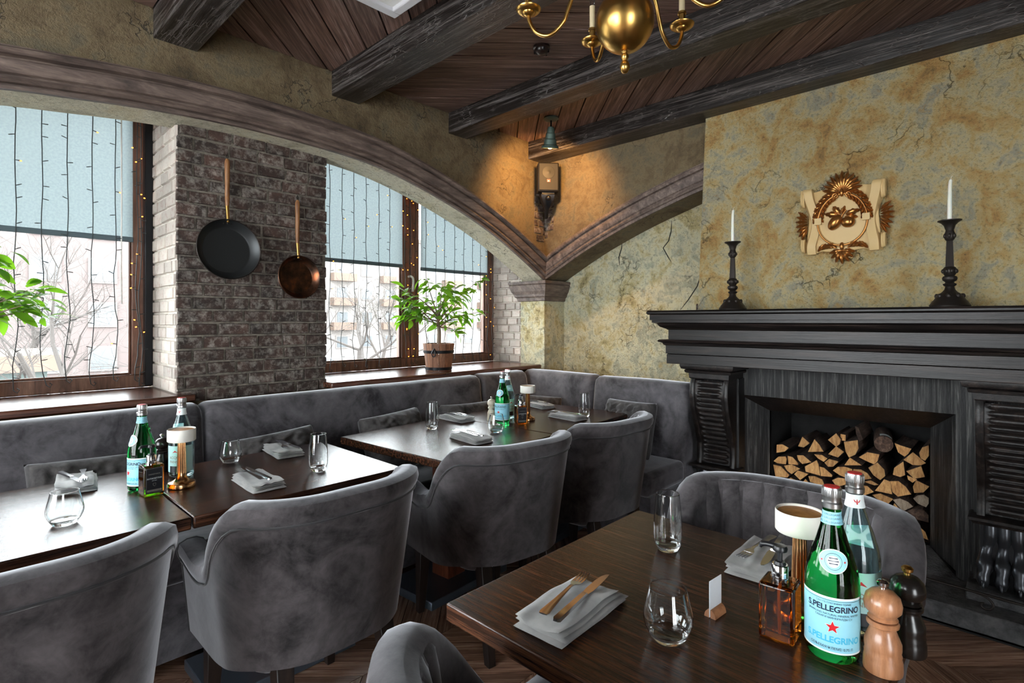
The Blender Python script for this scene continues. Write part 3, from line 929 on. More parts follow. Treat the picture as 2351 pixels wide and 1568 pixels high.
# loudspeaker in the corner on its bracket
spk = thing('loudspeaker', 'small brown loudspeaker mounted high in the plaster corner', 'loudspeaker', (3.355, 2.80, 2.385), R(-42))
MB().box(-0.084, 0.084, -0.05, 0.055, -0.005, 0.225).build('cabinet', 'speaker_body', spk, bevel=0.008)
MB().box(-0.076, 0.076, -0.056, -0.05, 0.004, 0.217).build('grille', 'speaker_grille', spk, bevel=0.004)
MB().lathe([(0.050, 0), (0.050, 0.002), (0.044, 0.003), (0.02, 0.0015), (0.012, 0.004), (0.001, 0.005)], 28).xf(Matrix.Translation((0, -0.056, 0.145)) @ Matrix.Rotation(R(90), 4, 'X')).build('woofer', 'speaker_body', spk, smooth=50)
MB().box(-0.013, 0.013, -0.0585, -0.056, 0.068, 0.090).build('badge', 'label_red', spk)
MB().box(-0.012, 0.012, -0.0592, -0.0585, 0.069, 0.081).build('badge_plate', 'label_black', spk)
brk = MB().loft([[(-0.06, -0.03, -0.02), (0.06, -0.03, -0.02), (0.06, 0.06, -0.02), (-0.06, 0.06, -0.02)], [(-0.05, -0.02, -0.07), (0.05, -0.02, -0.07), (0.05, 0.07, -0.07), (-0.05, 0.07, -0.07)], [(-0.018, 0.03, -0.13), (0.018, 0.03, -0.13), (0.018, 0.09, -0.13), (-0.018, 0.09, -0.13)], [(-0.012, 0.07, -0.20), (0.012, 0.07, -0.20), (0.012, 0.10, -0.20), (-0.012, 0.10, -0.20)]])
brk.build('bracket', 'black_metal', spk, bevel=0.006)
MB().ball((0, -0.035, -0.055), 0.022, 12, 8).build('swivel_joint', 'black_metal', spk, smooth=60)
MB().box(-0.05, 0.05, -0.03, 0.04, -0.02, -0.005).build('mount', 'black_metal', spk)

# ---------------------------------------------------------------- text
def text_mesh(body, size, bold=0.0, space=1.0):
    cu = bpy.data.curves.new('lettering', 'FONT')
    cu.body, cu.size, cu.align_x, cu.align_y = body, size, 'CENTER', 'CENTER'
    cu.offset = bold
    cu.space_character = space
    o = bpy.data.objects.new('lettering', cu)
    COL.objects.link(o)
    dg = bpy.context.evaluated_depsgraph_get()
    me = o.evaluated_get(dg).to_mesh()
    vs = [tuple(v.co) for v in me.vertices]
    fs = [tuple(p.vertices) for p in me.polygons]
    o.evaluated_get(dg).to_mesh_clear()
    bpy.data.objects.remove(o)
    bpy.data.curves.remove(cu)
    return vs, fs
def wrap_text(body, size, r, z, parent, mat, ang0=0.0, bold=0.0, space=1.0, sx=1.0, rz=None):
    """lettering laid round a vertical cylinder of radius r, facing local -y"""
    vs, fs = text_mesh(body, size, bold, space)
    out = []
    for x, y, _ in vs:
        zz = z + y
        rr = r(zz) if callable(r) else r
        th = ang0 + x * sx / (rz or rr)
        out.append((rr * math.sin(th), -rr * math.cos(th), zz))
    return MB().add(out, fs).build('lettering', mat, parent)
vs, fs = text_mesh('JBL', 0.011, 0.0004)
MB().add([(x, -0.0596, 0.075 + y) for x, y, _ in vs], fs).build('lettering', 'label_white', spk)

# ---------------------------------------------------------------- banquette along the two walls
def sofa_back(name, axis, at, u0, u1, label, end0=True, end1=True, top=0.95):
    """one upholstered back panel; profile (d = distance out from the wall line, z) swept along u"""
    prof = [(0.0, 0.30), (0.0, top - 0.05), (0.015, top - 0.015), (0.05, top), (0.10, top - 0.002), (0.135, top - 0.018), (0.15, top - 0.055), (0.155, top - 0.12), (0.175, 0.66), (0.19, 0.50), (0.19, 0.30)]
    us = []
    n = 14
    rr = 0.035
    for k in range(5):
        us.append((u0 + rr * (1 - math.cos(k / 4 * math.pi / 2)), (1 - math.sin(k / 4 * math.pi / 2))))
    for k in range(1, n):
        us.append((u0 + rr + (u1 - u0 - 2 * rr) * k / n, 0))
    for k in range(4, -1, -1):
        us.append((u1 - rr * (1 - math.cos(k / 4 * math.pi / 2)), (1 - math.sin(k / 4 * math.pi / 2))))
    rings = []
    for u, pull in us:
        ring = []
        for d, z in prof:
            dd = d - pull * 0.03 if d > 0.03 else d
            zz = z - pull * 0.03 if z > top - 0.06 else z
            wav = 0.004 * noise.noise(Vector((u * 3.1, z * 4, at)))
            ring.append((u, at - dd - wav, zz + wav) if axis == 'x' else (at - dd - wav, u, zz + wav))
        rings.append(ring)
    t = thing(name, label, 'sofa', group='grey velvet banquette')
    MB().loft(rings).build('backrest', 'velvet_sofa', t, smooth=45)
    return t
SB = 3.02          # line behind the window-side backs
SX = 3.40          # line behind the fireplace-side backs
def seat(t, x0, x1, y0, y1, front):
    m = MB().box(x0, x1, y0, y1, 0.33, 0.47)
    m.build('seat', 'velvet_sofa', t, bevel=0.035, seg=4)
    if front == 'y':
        MB().box(x0 + 0.005, x1 - 0.005, y0 + 0.03, y1, 0.04, 0.33).build('base', 'velvet_sofa', t)
    else:
        MB().box(x0 + 0.03, x1, y0 + 0.005, y1 - 0.005, 0.04, 0.33).build('base', 'velvet_sofa', t)
s1 = sofa_back('banquette_section', 'x', SB, -1.2, 0.862, 'grey velvet banquette section under the left window')
seat(s1, -1.2, 0.862, 2.36, 2.84, 'y')
s2 = sofa_back('banquette_section', 'x', SB, 0.868, 2.70, 'long grey velvet banquette section below the brick pier')
seat(s2, 0.868, 2.70, 2.36, 2.84, 'y')
s3 = sofa_back('banquette_section', 'x', SB, 2.706, 3.203, 'short dark banquette section in the corner under the window sill', top=0.955)
seat(s3, 2.706, 3.203, 2.36, 2.84, 'y')
s4 = sofa_back('banquette_section', 'y', SX, 2.292, 2.99, 'pale grey velvet banquette section in the corner by the gold plaster', top=0.955)
seat(s4, 2.76, 3.22, 2.292, 2.355, 'x')
s5 = sofa_back('banquette_section', 'y', SX, 1.56, 2.286, 'pale grey velvet banquette section next to the fireplace', top=0.95)
seat(s5, 2.76, 3.22, 1.56, 2.286, 'x')

# pillows leaning on the backs
def pillow_mesh(w, h, d, seed, pattern):
    n = 40
    def pt(u, v, side):
        a, b = 2 * u - 1, 2 * v - 1
        e = max(0.0, (1 - a ** 4) * (1 - b ** 4))
        pin = 1 - 0.03 * (1 - a * a) * abs(b) ** 3
        pin2 = 1 - 0.05 * (1 - b * b) * abs(a) ** 3
        y = side * d / 2 * e ** 0.38
        if side < 0:
            if pattern == 'cable':
                y -= 0.009 * e * (abs(math.sin(a * 9)) * 0.8 + math.sin(b * 24 + 3.0 * math.sin(a * 9)) * 0.7)
            y -= 0.014 * e * noise.noise(Vector((a * 3, b * 3, seed)))
            y -= 0.013 * e * (1 - abs(noise.noise(Vector((a * 5, b * 4, seed + 5)))) * 2)
        return (a * w / 2 * pin2, y, h / 2 * b * pin + h / 2)
    m = MB()
    for side in (-1, 1):
        g = [[pt(i / n, j / n, side) for i in range(n + 1)] for j in range(n + 1)]
        m.loft(g, closed=False, caps=False)
    me = m.mesh('cushion')
    bm = bmesh.new(); bm.from_mesh(me)
    bmesh.ops.remove_doubles(bm, verts=bm.verts, dist=1e-4)
    bmesh.ops.recalc_face_normals(bm, faces=bm.faces)
    bm.to_mesh(me); bm.free()
    me.shade_smooth()
    return me
def pillow(x, y, z, w, h, rz, lean, label, seed, pattern='cable', roll=0.0):
    o = link('pillow', pillow_mesh(w, h, 0.17, seed, pattern), 'velvet_pillow')
    o.location = (x, y, z)
    o.rotation_euler = (lean, roll, rz)
    return tag(o, label, 'pillow', 'pillows on the banquette')
pillow(0.42, 2.665, 0.472, 0.44, 0.34, R(4), R(-22), 'dark crumpled cushion behind the green bottle on the leftmost table', 1, 'plain', R(3))
pillow(1.16, 2.665, 0.472, 0.42, 0.33, R(-3), R(-20), 'dark quilted cushion behind the two folded napkins below the brick pier', 2, 'cable', R(-4))
pillow(1.86, 2.66, 0.472, 0.42, 0.345, R(3), R(-20), 'dark cushion behind the tall glass on the middle table', 3, 'cable', R(-3))
pillow(2.42, 2.665, 0.472, 0.42, 0.335, R(-2), R(-18), 'dark cushion leaning below the window plant', 4, 'plain', R(2))
pillow(2.97, 2.58, 0.472, 0.36, 0.34, R(-38), R(-20), 'dark cushion tucked into the banquette corner', 5, 'plain', R(6))
pillow(3.05, 1.90, 0.472, 0.36, 0.36, R(-90), R(-16), 'grey cable-knit cushion on the pale banquette near the fireplace', 6, 'cable')

# ---------------------------------------------------------------- tables
def table(x0, x1, y0, y1, rz, label, group, cw=0.06, pw=0.27, pd=0.17):
    cx, cy = (x0 + x1) / 2, (y0 + y1) / 2
    t = thing('dining_table', label, 'table', (cx, cy, 0), rz, group)
    w, d = (x1 - x0) / 2, (y1 - y0) / 2
    top = MB().box(-w, w, -d, d, 0.712, 0.75).build('table_top', 'wood_table', t, bevel=0.004)
    MB().box(-w + 0.10, w - 0.10, -d + 0.10, d - 0.10, 0.69, 0.713).build('apron', 'wood_leg', t)
    MB().box(-cw, cw, -cw, cw, 0.038, 0.69).build('column', 'wood_column', t, bevel=0.003)
    MB().box(-pw, pw, -pd, pd, 0.0, 0.04).build('base_plate', 'base_plate', t, bevel=0.004)
    return t
G1 = 'dark wooden dining tables'
table(-0.26, 0.520, 1.845, 2.60, 0, 'dark wooden table at the far left with the upside view of white window glare', G1)['label'] = 'dark wooden table at the left edge, washed white by window glare'
table(0.526, 1.292, 1.845, 2.535, 0, 'dark wooden table right of the green bottles at the left, pushed against its neighbour', G1)['label'] = 'dark wooden table carrying two napkins below the brick pier'
rot2 = R(4.0)
def t2pt(u, v):
    c, s = math.cos(rot2), math.sin(rot2)
    return (1.468 + u * c - v * s, 1.752 + u * s + v * c)
def table2(u0, u1, label):
    c = t2pt((u0 + u1) / 2, 0.41)
    return table(c[0] - (u1 - u0) / 2, c[0] + (u1 - u0) / 2, c[1] - 0.41, c[1] + 0.41, rot2, label, G1)
table2(0.0, 0.755, 'dark wooden table in the middle, reflecting the window, with bottles at its edge')
table2(0.760, 1.60, 'dark wooden table nearest the banquette corner')
table(1.1265 - 0.365, 1.1265 + 0.365, 0.53 - 0.3915, 0.53 + 0.3915, R(90), 'dark brown wooden table in the foreground', G1, 0.045, 0.28, 0.105)

# ---------------------------------------------------------------- armchairs
def u_path(n=61, hw=0.265, fy=0.25, by=-0.27, rc=0.20):
    """plan curve of the shell from the left arm end round the back to the right arm end, with outward normals"""
    pts = []
    L1 = fy - (by + rc)
    arc = math.pi / 2 * rc
    L2 = 2 * (hw - rc)
    tot = 2 * L1 + 2 * arc + L2
    for i in range(n):
        s = tot * i / (n - 1)
        if s <= L1:
            p, nn = (-hw, fy - s), (-1, 0)
        elif s <= L1 + arc:
            a = (s - L1) / rc
            p, nn = (-hw + rc - rc * math.cos(a), by + rc - rc * math.sin(a)), (-math.cos(a), -math.sin(a))
        elif s <= L1 + arc + L2:
            p, nn = (-hw + rc + (s - L1 - arc), by), (0, -1)
        elif s <= L1 + 2 * arc + L2:
            a = (s - L1 - arc - L2) / rc
            p, nn = (hw - rc + rc * math.sin(a), by + rc - rc * math.cos(a)), (math.sin(a), -math.cos(a))
        else:
            p, nn = (hw, by + rc + (s - L1 - 2 * arc - L2)), (1, 0)
        pts.append((s / tot, p, nn))
    return pts
def smooth01(x):
    x = max(0, min(1, x))
    return x * x * (3 - 2 * x)
Z_ARM, Z_BACK, Z_BOT, Z_SEAT = 0.615, 0.845, 0.335, 0.475
def shell_top(t):
    d = min(t, 1 - t)
    return Z_ARM + 0.012 * math.cos(d * 30) * (1 if d < 0.15 else 0) + (Z_BACK - Z_ARM) * smooth01((d - 0.155) / 0.165) + 0.012 * math.sin(math.pi * t)
def make_chair():
    t = thing('armchair', 'x', 'armchair')
    path = u_path()
    rings, pipe, edge = [], [], []
    H = 0.036
    for s, p, nn in path:
        zt = shell_top(s)
        d = min(s, 1 - s)
        backness = smooth01((d - 0.15) / 0.2)
        def pt(o, z):
            k = (z - 0.322) / (zt - 0.322)
            lean = (0.045 * k * backness) + 0.028 * k - 0.028
            return (p[0] + nn[0] * (o + lean), p[1] + nn[1] * (o + lean), z)
        zb = 0.322 + 0.05 * backness
        ring = [pt(H, zb), pt(H, zb + 0.15), pt(H, zb + (zt - zb) * 0.6), pt(H, zt - 0.068), pt(H + 0.001, zt - 0.062), pt(H + 0.008, zt - 0.05), pt(H + 0.011, zt - 0.03), pt(H + 0.004, zt - 0.01),
                pt(H * 0.45, zt), pt(-H * 0.3, zt), pt(-H * 0.85, zt - 0.010), pt(-H - 0.003, zt - 0.035), pt(-H, zt - 0.08), pt(-H, 0.45), pt(-H + 0.004, zb)]
        rings.append(ring)
        pipe.append(pt(H + 0.0035, zt - 0.066))
    MB().loft(rings).build('shell', 'velvet_chair', t, smooth=50)
    MB().tube(pipe, 0.0035, 6).build('piping', 'piping', t, smooth=60)
    for sgn in (0, -1):
        r0 = rings[sgn]
        MB().tube([Vector(r0[k]) + Vector((0, 0.002, 0)) for k in (0, 1, 2, 3, 5, 6, 7, 8, 9, 10, 11, 12, 13)], 0.0035, 6).build('piping', 'piping', t, smooth=60)
    # seat cushion, bulging past the arm ends
    n = 40
    rr = []
    for z, k in ((0.335, 0.93), (0.345, 0.975), (0.37, 1.0), (0.44, 1.0), (0.462, 0.975), (0.472, 0.93), (0.478, 0.7), (0.48, 0.3)):
        ring = []
        for i in range(n):
            a = 2 * math.pi * i / n
            ca, sa = math.cos(a), math.sin(a)
            e = 0.32
            x = math.copysign(abs(ca) ** e, ca) * 0.238
            y = math.copysign(abs(sa) ** e, sa) * 0.262 + 0.045
            if y > 0.22:
                x *= 1.12
            ring.append((x * k, (y - 0.04) * k + 0.04, z))
        rr.append(ring)
    MB().loft(rr).build('seat', 'velvet_chair', t, smooth=50)
    # upright channels on the inside of the back
    inner = [q for q in path if 0.30 <= q[0] <= 0.70]
    NCH = 9
    for c in range(NCH):
        lo_, hi_ = 0.305 + 0.39 * c / NCH, 0.305 + 0.39 * (c + 1) / NCH
        def at(s):
            for (s0, p0, n0), (s1_, p1, n1) in zip(path, path[1:]):
                if s0 <= s <= s1_:
                    k = (s - s0) / (s1_ - s0)
                    return (p0[0] + (p1[0] - p0[0]) * k, p0[1] + (p1[1] - p0[1]) * k), (n0[0] + (n1[0] - n0[0]) * k, n0[1] + (n1[1] - n0[1]) * k)
            return path[-1][1], path[-1][2]
        rings = []
        zt = min(shell_top(lo_), shell_top(hi_)) - 0.004
        for z, kk in ((0.46, 0.6), (0.50, 1), (0.60, 1), (0.70, 1), (zt - 0.05, 1), (zt - 0.022, 0.8), (zt - 0.008, 0.3)):
            ring = []
            for j in range(9):
                s = lo_ + (hi_ - lo_) * j / 8
                (px_, py_), (nx_, ny_) = at(s)
                k = (z - Z_BOT) / (zt - Z_BOT)
                lean = 0.045 * k + 0.028 * k - 0.028
                bul = 0.017 * kk * math.sin(math.pi * j / 8) ** 0.55
                o_ = -H + 0.004 - bul + lean
                ring.append((px_ + nx_ * o_, py_ + ny_ * o_, z))
            (px_, py_), (nx_, ny_) = at((lo_ + hi_) / 2)
            o_ = -H + 0.012 + lean
            ring.append((px_ + nx_ * o_, py_ + ny_ * o_, z))
            rings.append(ring)
        MB().loft(rings).build('back_channel', 'velvet_chair', t, smooth=60)
    for sx_ in (-1, 1):
        f = MB().loft([[(sx_ * 0.215 + a * 0.015, 0.235 + b * 0.015, 0) for a, b in ((-1, -1), (1, -1), (1, 1), (-1, 1))], [(sx_ * 0.205 + a * 0.029, 0.222 + b * 0.029, 0.345) for a, b in ((-1, -1), (1, -1), (1, 1), (-1, 1))]])
        f.build('leg', 'wood_leg', t, bevel=0.002)
        f = MB().loft([[(sx_ * 0.185 + a * 0.016, -0.285 + b * 0.017, 0) for a, b in ((-1, -1), (1, -1), (1, 1), (-1, 1))], [(sx_ * 0.165 + a * 0.026, -0.205 + b * 0.028, 0.40) for a, b in ((-1, -1), (1, -1), (1, 1), (-1, 1))]])
        f.build('leg', 'wood_leg', t, bevel=0.002)
    return t
proto = make_chair()
GC = 'grey velvet armchairs'
CHAIRS = [((0.095, 1.757), R(0), 'grey velvet armchair cut off by the left edge of the view'),
          ((0.835, 1.762), R(0), 'grey velvet armchair at the table below the brick pier, seen from behind'),
          ((1.70, 1.775), R(-9), 'grey velvet armchair at the middle table, its pale side towards the viewer'),
          ((2.385, 1.755), R(-3), 'grey velvet armchair beside the fireplace leg, partly behind another armchair'),
          ((0.72, 0.455), R(-92), 'grey velvet armchair at the near edge, only its shoulder and arm showing'),
          ((1.485, 0.50), R(91), 'grey armchair with ribbed channel back in front of the firewood')]
for (xy, rz, lab) in CHAIRS:
    place(proto, (xy[0], xy[1], 0), rz, lab, GC)
drop(proto)

# ---------------------------------------------------------------- things on the tables
ZT = 0.75
def camface(x, y):
    """z rotation that turns local -y towards the camera"""
    return math.atan2(y, x) - math.pi / 2

# folded napkin: three soft layers with waves
def napkin_mesh(L, W, seed):
    m = MB()
    nx, ny = 30, 16
    for li, (zb, th, dx, dy) in enumerate(((0.0, 0.0062, 0.0, 0.0), (0.0074, 0.006, 0.006, -0.004), (0.0148, 0.006, -0.002, 0.001), (0.0222, 0.0066, -0.007, 0.004))):
        def surf(u, v):
            a, b = 2 * u - 1, 2 * v - 1
            x = a * (L / 2 - 0.003 * li) * (1 + 0.022 * noise.noise(Vector((b * 1.5, seed * 2.3, li)))) + dx
            y = b * (W / 2 - 0.0015 * li) * (1 + 0.05 * noise.noise(Vector((a * 1.8, seed * 1.7, li + 3)))) + dy
            # rounded plan corners
            x *= 1 - 0.012 * abs(b) ** 10
            y *= 1 - 0.02 * abs(a) ** 10
            e = (1 - abs(a) ** 30) * (1 - abs(b) ** 20)
            w = (0.0022 * math.sin(a * 3.1 + seed + b) + 0.0035 * noise.noise(Vector((a * 1.3, b * 1.2, seed * 3.1)))) * (li + 0.3) / 2.6
            if li == 3:
                w += 0.009 * max(0, noise.noise(Vector((a * 1.1 + 4, b * 2.2, seed)))) + 0.004 * abs(b) ** 3 - 0.003
            return x, y, e ** 0.5, w
        rings = []
        for i in range(nx + 1):
            top, bot = [], []
            for j in range(ny + 1):
                x, y, e, w = surf(i / nx, j / ny)
                mid = zb + th / 2 + w
                top.append((x, y, max(0.0002, mid + th / 2 * e)))
                bot.append((x, y, max(0.0, mid - th / 2 * e) if li else max(0.0, th / 2 - th / 2 * e)))
            rings.append(top + bot[::-1])
        m.loft(rings)
    return m.mesh('napkin', 60)
def napkin(x, y, rz, seed, label, group, L=0.235, W=0.118):
    o = link('folded_napkin', napkin_mesh(L, W, seed), 'napkin_cloth')
    o.location = (x, y, ZT)
    o.rotation_euler.z = rz
    return tag(o, label, 'napkin', group)
def fork_proto():
    t = thing('fork', 'x', 'fork')
    stations = [(-0.095, 0.0085, 0.002), (-0.088, 0.0105, 0.002), (-0.03, 0.006, 0.004), (0.02, 0.0036, 0.006), (0.035, 0.0045, 0.005), (0.045, 0.0105, 0.003), (0.055, 0.0118, 0.002)]
    MB().loft([[(x, -w, z), (x, 0, z - 0.0008), (x, w, z), (x, w, z + 0.0018), (x, 0, z + 0.0024), (x, -w, z + 0.0018)] for x, w, z in stations]).build('handle', 'steel', t, smooth=50)
    for k in range(4):
        yy = -0.0096 + 0.0064 * k
        MB().loft([[(x, yy - w, z), (x, yy + w, z), (x, yy + w, z + 0.0017), (x, yy - w, z + 0.0017)] for x, w, z in ((0.053, 0.0024, 0.002), (0.07, 0.002, 0.0015), (0.09, 0.0017, 0.003), (0.101, 0.0008, 0.005))]).build('tine', 'steel', t, smooth=40)
    return t
def knife_proto():
    t = thing('knife', 'x', 'knife')
    MB().loft([[(x, -w, z), (x, w, z), (x, w * 0.8, z + h_), (x, -w * 0.8, z + h_)] for x, w, z, h_ in ((-0.11, 0.005, 0.001, 0.004), (-0.105, 0.0085, 0.0, 0.006), (-0.05, 0.0075, 0.0, 0.0065), (0.005, 0.0065, 0.0, 0.0065), (0.012, 0.007, 0.001, 0.005))]).build('handle', 'steel', t, smooth=30)
    MB().loft([[(x, a, 0.002), (x, b, 0.002), (x, b, 0.0034), (x, a, 0.0036)] for x, a, b in ((0.010, -0.006, 0.006), (0.03, -0.0095, 0.0085), (0.075, -0.0095, 0.0085), (0.098, -0.0085, 0.006), (0.112, -0.007, 0.001), (0.117, -0.0065, -0.005))]).build('blade', 'steel', t, smooth=30)
    return t
forkp, knifep = fork_proto(), knife_proto()
def setting(x, y, rz, seed, where, forkd=(0.005, 0.022), knifed=(0.012, -0.006), flip=0.0, fr=0.06, kr=-0.04):
    napkin(x, y, rz, seed, 'folded grey napkin ' + where, 'folded grey napkins')
    c, s = math.cos(rz + flip), math.sin(rz + flip)
    for pr, (dx, dy), dr, nm in ((forkp, forkd, fr, 'steel fork on the napkin '), (knifep, knifed, kr, 'steel knife on the napkin ')):
        place(pr, (x + dx * c - dy * s, y + dx * s + dy * c, ZT + 0.0335), rz + flip + dr, nm + where, nm.strip() + 's')
setting(0.888, 0.675, R(2), 1, 'at the front edge of the foreground table', (0.0, 0.018), (0.012, -0.016), 0, 0.16, 0.12)
setting(1.395, 0.468, R(2), 2, 'behind the amber pump bottle', (-0.01, -0.02), (-0.02, 0.015), math.pi, -0.1, 0.08)
setting(0.33, 2.50, R(82), 3, 'on the white glaring table by the left edge', (0.0, 0.02), (0.0, -0.015), math.pi, 0.0, 0.3)
setting(1.06, 2.445, R(84), 4, 'nearest the quilted cushion below the brick pier', (-0.02, 0.0), (0.0, 0.025), math.pi, -0.1, 0.1)
setting(0.795, 2.045, R(88), 5, 'at the front edge of the table below the brick pier', (0.02, 0.02), (0.015, -0.004), 0, 0.1, 0.05)
setting(2.135, 2.50, R(88), 6, 'behind the tall glass on the middle table', (0.0, 0.02), (0.0, -0.012), math.pi, 0.0, 0.1)
setting(1.825, 2.025, R(84), 7, 'at the front left of the middle table', (0.02, 0.022), (0.015, 0.0), 0, 0.1, 0.05)
setting(2.855, 2.46, R(76), 8, 'behind the copper lamp near the banquette corner', (0.0, 0.02), (0.0, -0.012), math.pi, 0.0, 0.1)
setting(2.64, 2.045, R(84), 9, 'before the tall glass right on the middle table', (0.0, 0.02), (0.0, -0.005), 0, 0.1, 0.05)
drop(forkp); drop(knifep)

# glasses
def glass_mesh(outer, th, base):
    o = catmull(outer, 5)
    top = o[-1]
    inner = [(max(0.004, r - th), z) for r, z in o if z > base + 0.004]
    rim = [(top[0] - th / 2 + th / 2 * math.cos(a), top[1] + th / 2 * math.sin(a)) for a in (0.4, 0.9, 1.57, 2.2, 2.75)]
    fl = [(inner[0][0] * k, base + 0.004 * k * k) for k in (0.93, 0.75, 0.5, 0.25)]
    prof = [(0.0003, 0.0015), (outer[0][0] * 0.6, 0.0012)] + o + rim + inner[::-1] + fl + [(0.0003, base)]
    return MB().lathe(prof, 48).mesh('glass', 50)
TALL = glass_mesh([(0.022, 0.0005), (0.027, 0.004), (0.034, 0.022), (0.0365, 0.045), (0.0355, 0.085), (0.032, 0.125), (0.0295, 0.148)], 0.0016, 0.012)
LOW = glass_mesh([(0.024, 0.0005), (0.030, 0.004), (0.040, 0.020), (0.0455, 0.036), (0.0445, 0.052), (0.0385, 0.078), (0.0345, 0.097)], 0.0016, 0.010)
def glass(me, x, y, label, sc=1.0, grp='water glasses'):
    o = link('drinking_glass', me, 'clear_glass')
    o.location = (x, y, ZT + 0.0003)
    o.scale = (sc,) * 3
    return tag(o, label, 'glass', grp)
glass(TALL, 1.307, 0.682, 'tall clear glass on the foreground table near the ribbed armchair')
glass(LOW, 0.940, 0.490, 'low rounded clear tumbler on the foreground table')
glass(LOW, 0.245, 2.055, 'low clear tumbler on the glaring white table top at the left')
glass(LOW, 0.835, 2.44, 'low clear tumbler right of the white lamp below the brick pier', 0.95)
glass(TALL, 1.03, 2.05, 'tall clear glass at the right end of the table below the brick pier')
glass(TALL, 1.862, 2.385, 'tall clear glass at the left end of the middle table')
glass(LOW, 2.045, 2.065, 'low clear tumbler in front of the green bottle on the middle table')
glass(TALL, 2.755, 2.0, 'tall clear glass at the right end of the middle table')
glass(TALL, 2.50, 2.30, 'tall clear glass half hidden behind the copper lamp on the middle table', 0.92)

# water bottles
def b_rad(z):
    P = [(0.0, 0.036), (0.004, 0.041), (0.012, 0.0435), (0.135, 0.0435), (0.155, 0.041), (0.18, 0.034), (0.21, 0.0245), (0.235, 0.0175), (0.25, 0.0148), (0.275, 0.0138), (0.30, 0.0138)]
    for (z0, r0), (z1, r1) in zip(P, P[1:]):
        if z0 <= z <= z1:
            k = (z - z0) / (z1 - z0)
            k = k * k * (3 - 2 * k) * 0.5 + k * 0.5
            return r0 + (r1 - r0) * k
    return P[-1][1]
def band(z0, z1, a0, a1, off, parent, mat, name='label', nz=8, na=40):
    g = [[((b_rad(z) + off) * math.sin(a), -(b_rad(z) + off) * math.cos(a), z) for a in [a0 + (a1 - a0) * i / na for i in range(na + 1)]] for z in [z0 + (z1 - z0) * j / nz for j in range(nz + 1)]]
    return MB().loft(g, closed=False, caps=False).build(name, mat, parent, smooth=60)
def curved_patch(poly, off, parent, mat, name, sub=1):
    """flat polygon (arc length, z) wrapped onto the bottle"""
    cx, cz = sum(p[0] for p in poly) / len(poly), sum(p[1] for p in poly) / len(poly)
    rings = []
    for k in range(1, 7):
        f = k / 6
        rings.append([(cx + (x - cx) * f, cz + (z - cz) * f) for x, z in poly])
    vs = [(cx, cz)] + [p for r_ in rings for p in r_]
    n = len(poly)
    fs = [(0, 1 + i, 1 + (i + 1) % n) for i in range(n)]
    for k in range(5):
        for i in range(n):
            fs.append((1 + k * n + i, 1 + (k + 1) * n + i, 1 + (k + 1) * n + (i + 1) % n, 1 + k * n + (i + 1) % n))
    out = []
    for s_, z in vs:
        r_ = b_rad(z)
        out.append(((r_ + off) * math.sin(s_ / r_), -(r_ + off) * math.cos(s_ / r_), z))
    return MB().add(out, fs).build(name, mat, parent, smooth=60)
def bottle_common(t, glassmat, cap_mat):
    prof = [(0.001, 0.004), (0.02, 0.002), (0.034, 0.0)] + [(b_rad(z), z) for z in [0.004, 0.008, 0.012, 0.03, 0.06, 0.09, 0.12, 0.135, 0.142, 0.15, 0.158, 0.166, 0.174, 0.182, 0.19, 0.20, 0.21, 0.22, 0.23, 0.24, 0.25, 0.265, 0.276]] + [(0.001, 0.277)]
    if glassmat == 'bottle_glass':
        prof = prof[:-1] + [(0.011, 0.276)] + [(max(0.008, b_rad(z) - 0.0032), z) for z in (0.26, 0.245, 0.23, 0.215, 0.20, 0.19, 0.18, 0.17, 0.16, 0.15, 0.14, 0.10, 0.06, 0.02, 0.012)] + [(0.025, 0.008), (0.001, 0.009)]
    MB().lathe(prof, 48).build('glass_body', glassmat, t, smooth=60)
    MB().lathe([(0.0142, 0.262), (0.0165, 0.264), (0.0168, 0.272), (0.0150, 0.275), (0.0150, 0.281), (0.0158, 0.283), (0.0158, 0.296), (0.0148, 0.300), (0.001, 0.3005)], 36).build('cap', 'cap_metal', t, smooth=30)
    MB().lathe([(0.0125, 0.3004), (0.0125, 0.3012), (0.001, 0.3014)], 28).build('cap_disc', cap_mat, t)
    for k in range(30):
        a = 2 * math.pi * k / 30
        MB().tube([(0.0157 * math.cos(a), 0.0157 * math.sin(a), 0.284), (0.0157 * math.cos(a), 0.0157 * math.sin(a), 0.2965)], 0.0008, 4).build('cap_flute', 'cap_metal', t)
def star(parent, s0, z0, r, off, mat, name):
    pts = [(s0 + (r if k % 2 == 0 else r * 0.42) * math.sin(k * math.pi / 5), z0 + (r if k % 2 == 0 else r * 0.42) * math.cos(k * math.pi / 5)) for k in range(10)]
    return curved_patch(pts, off, parent, mat, name)
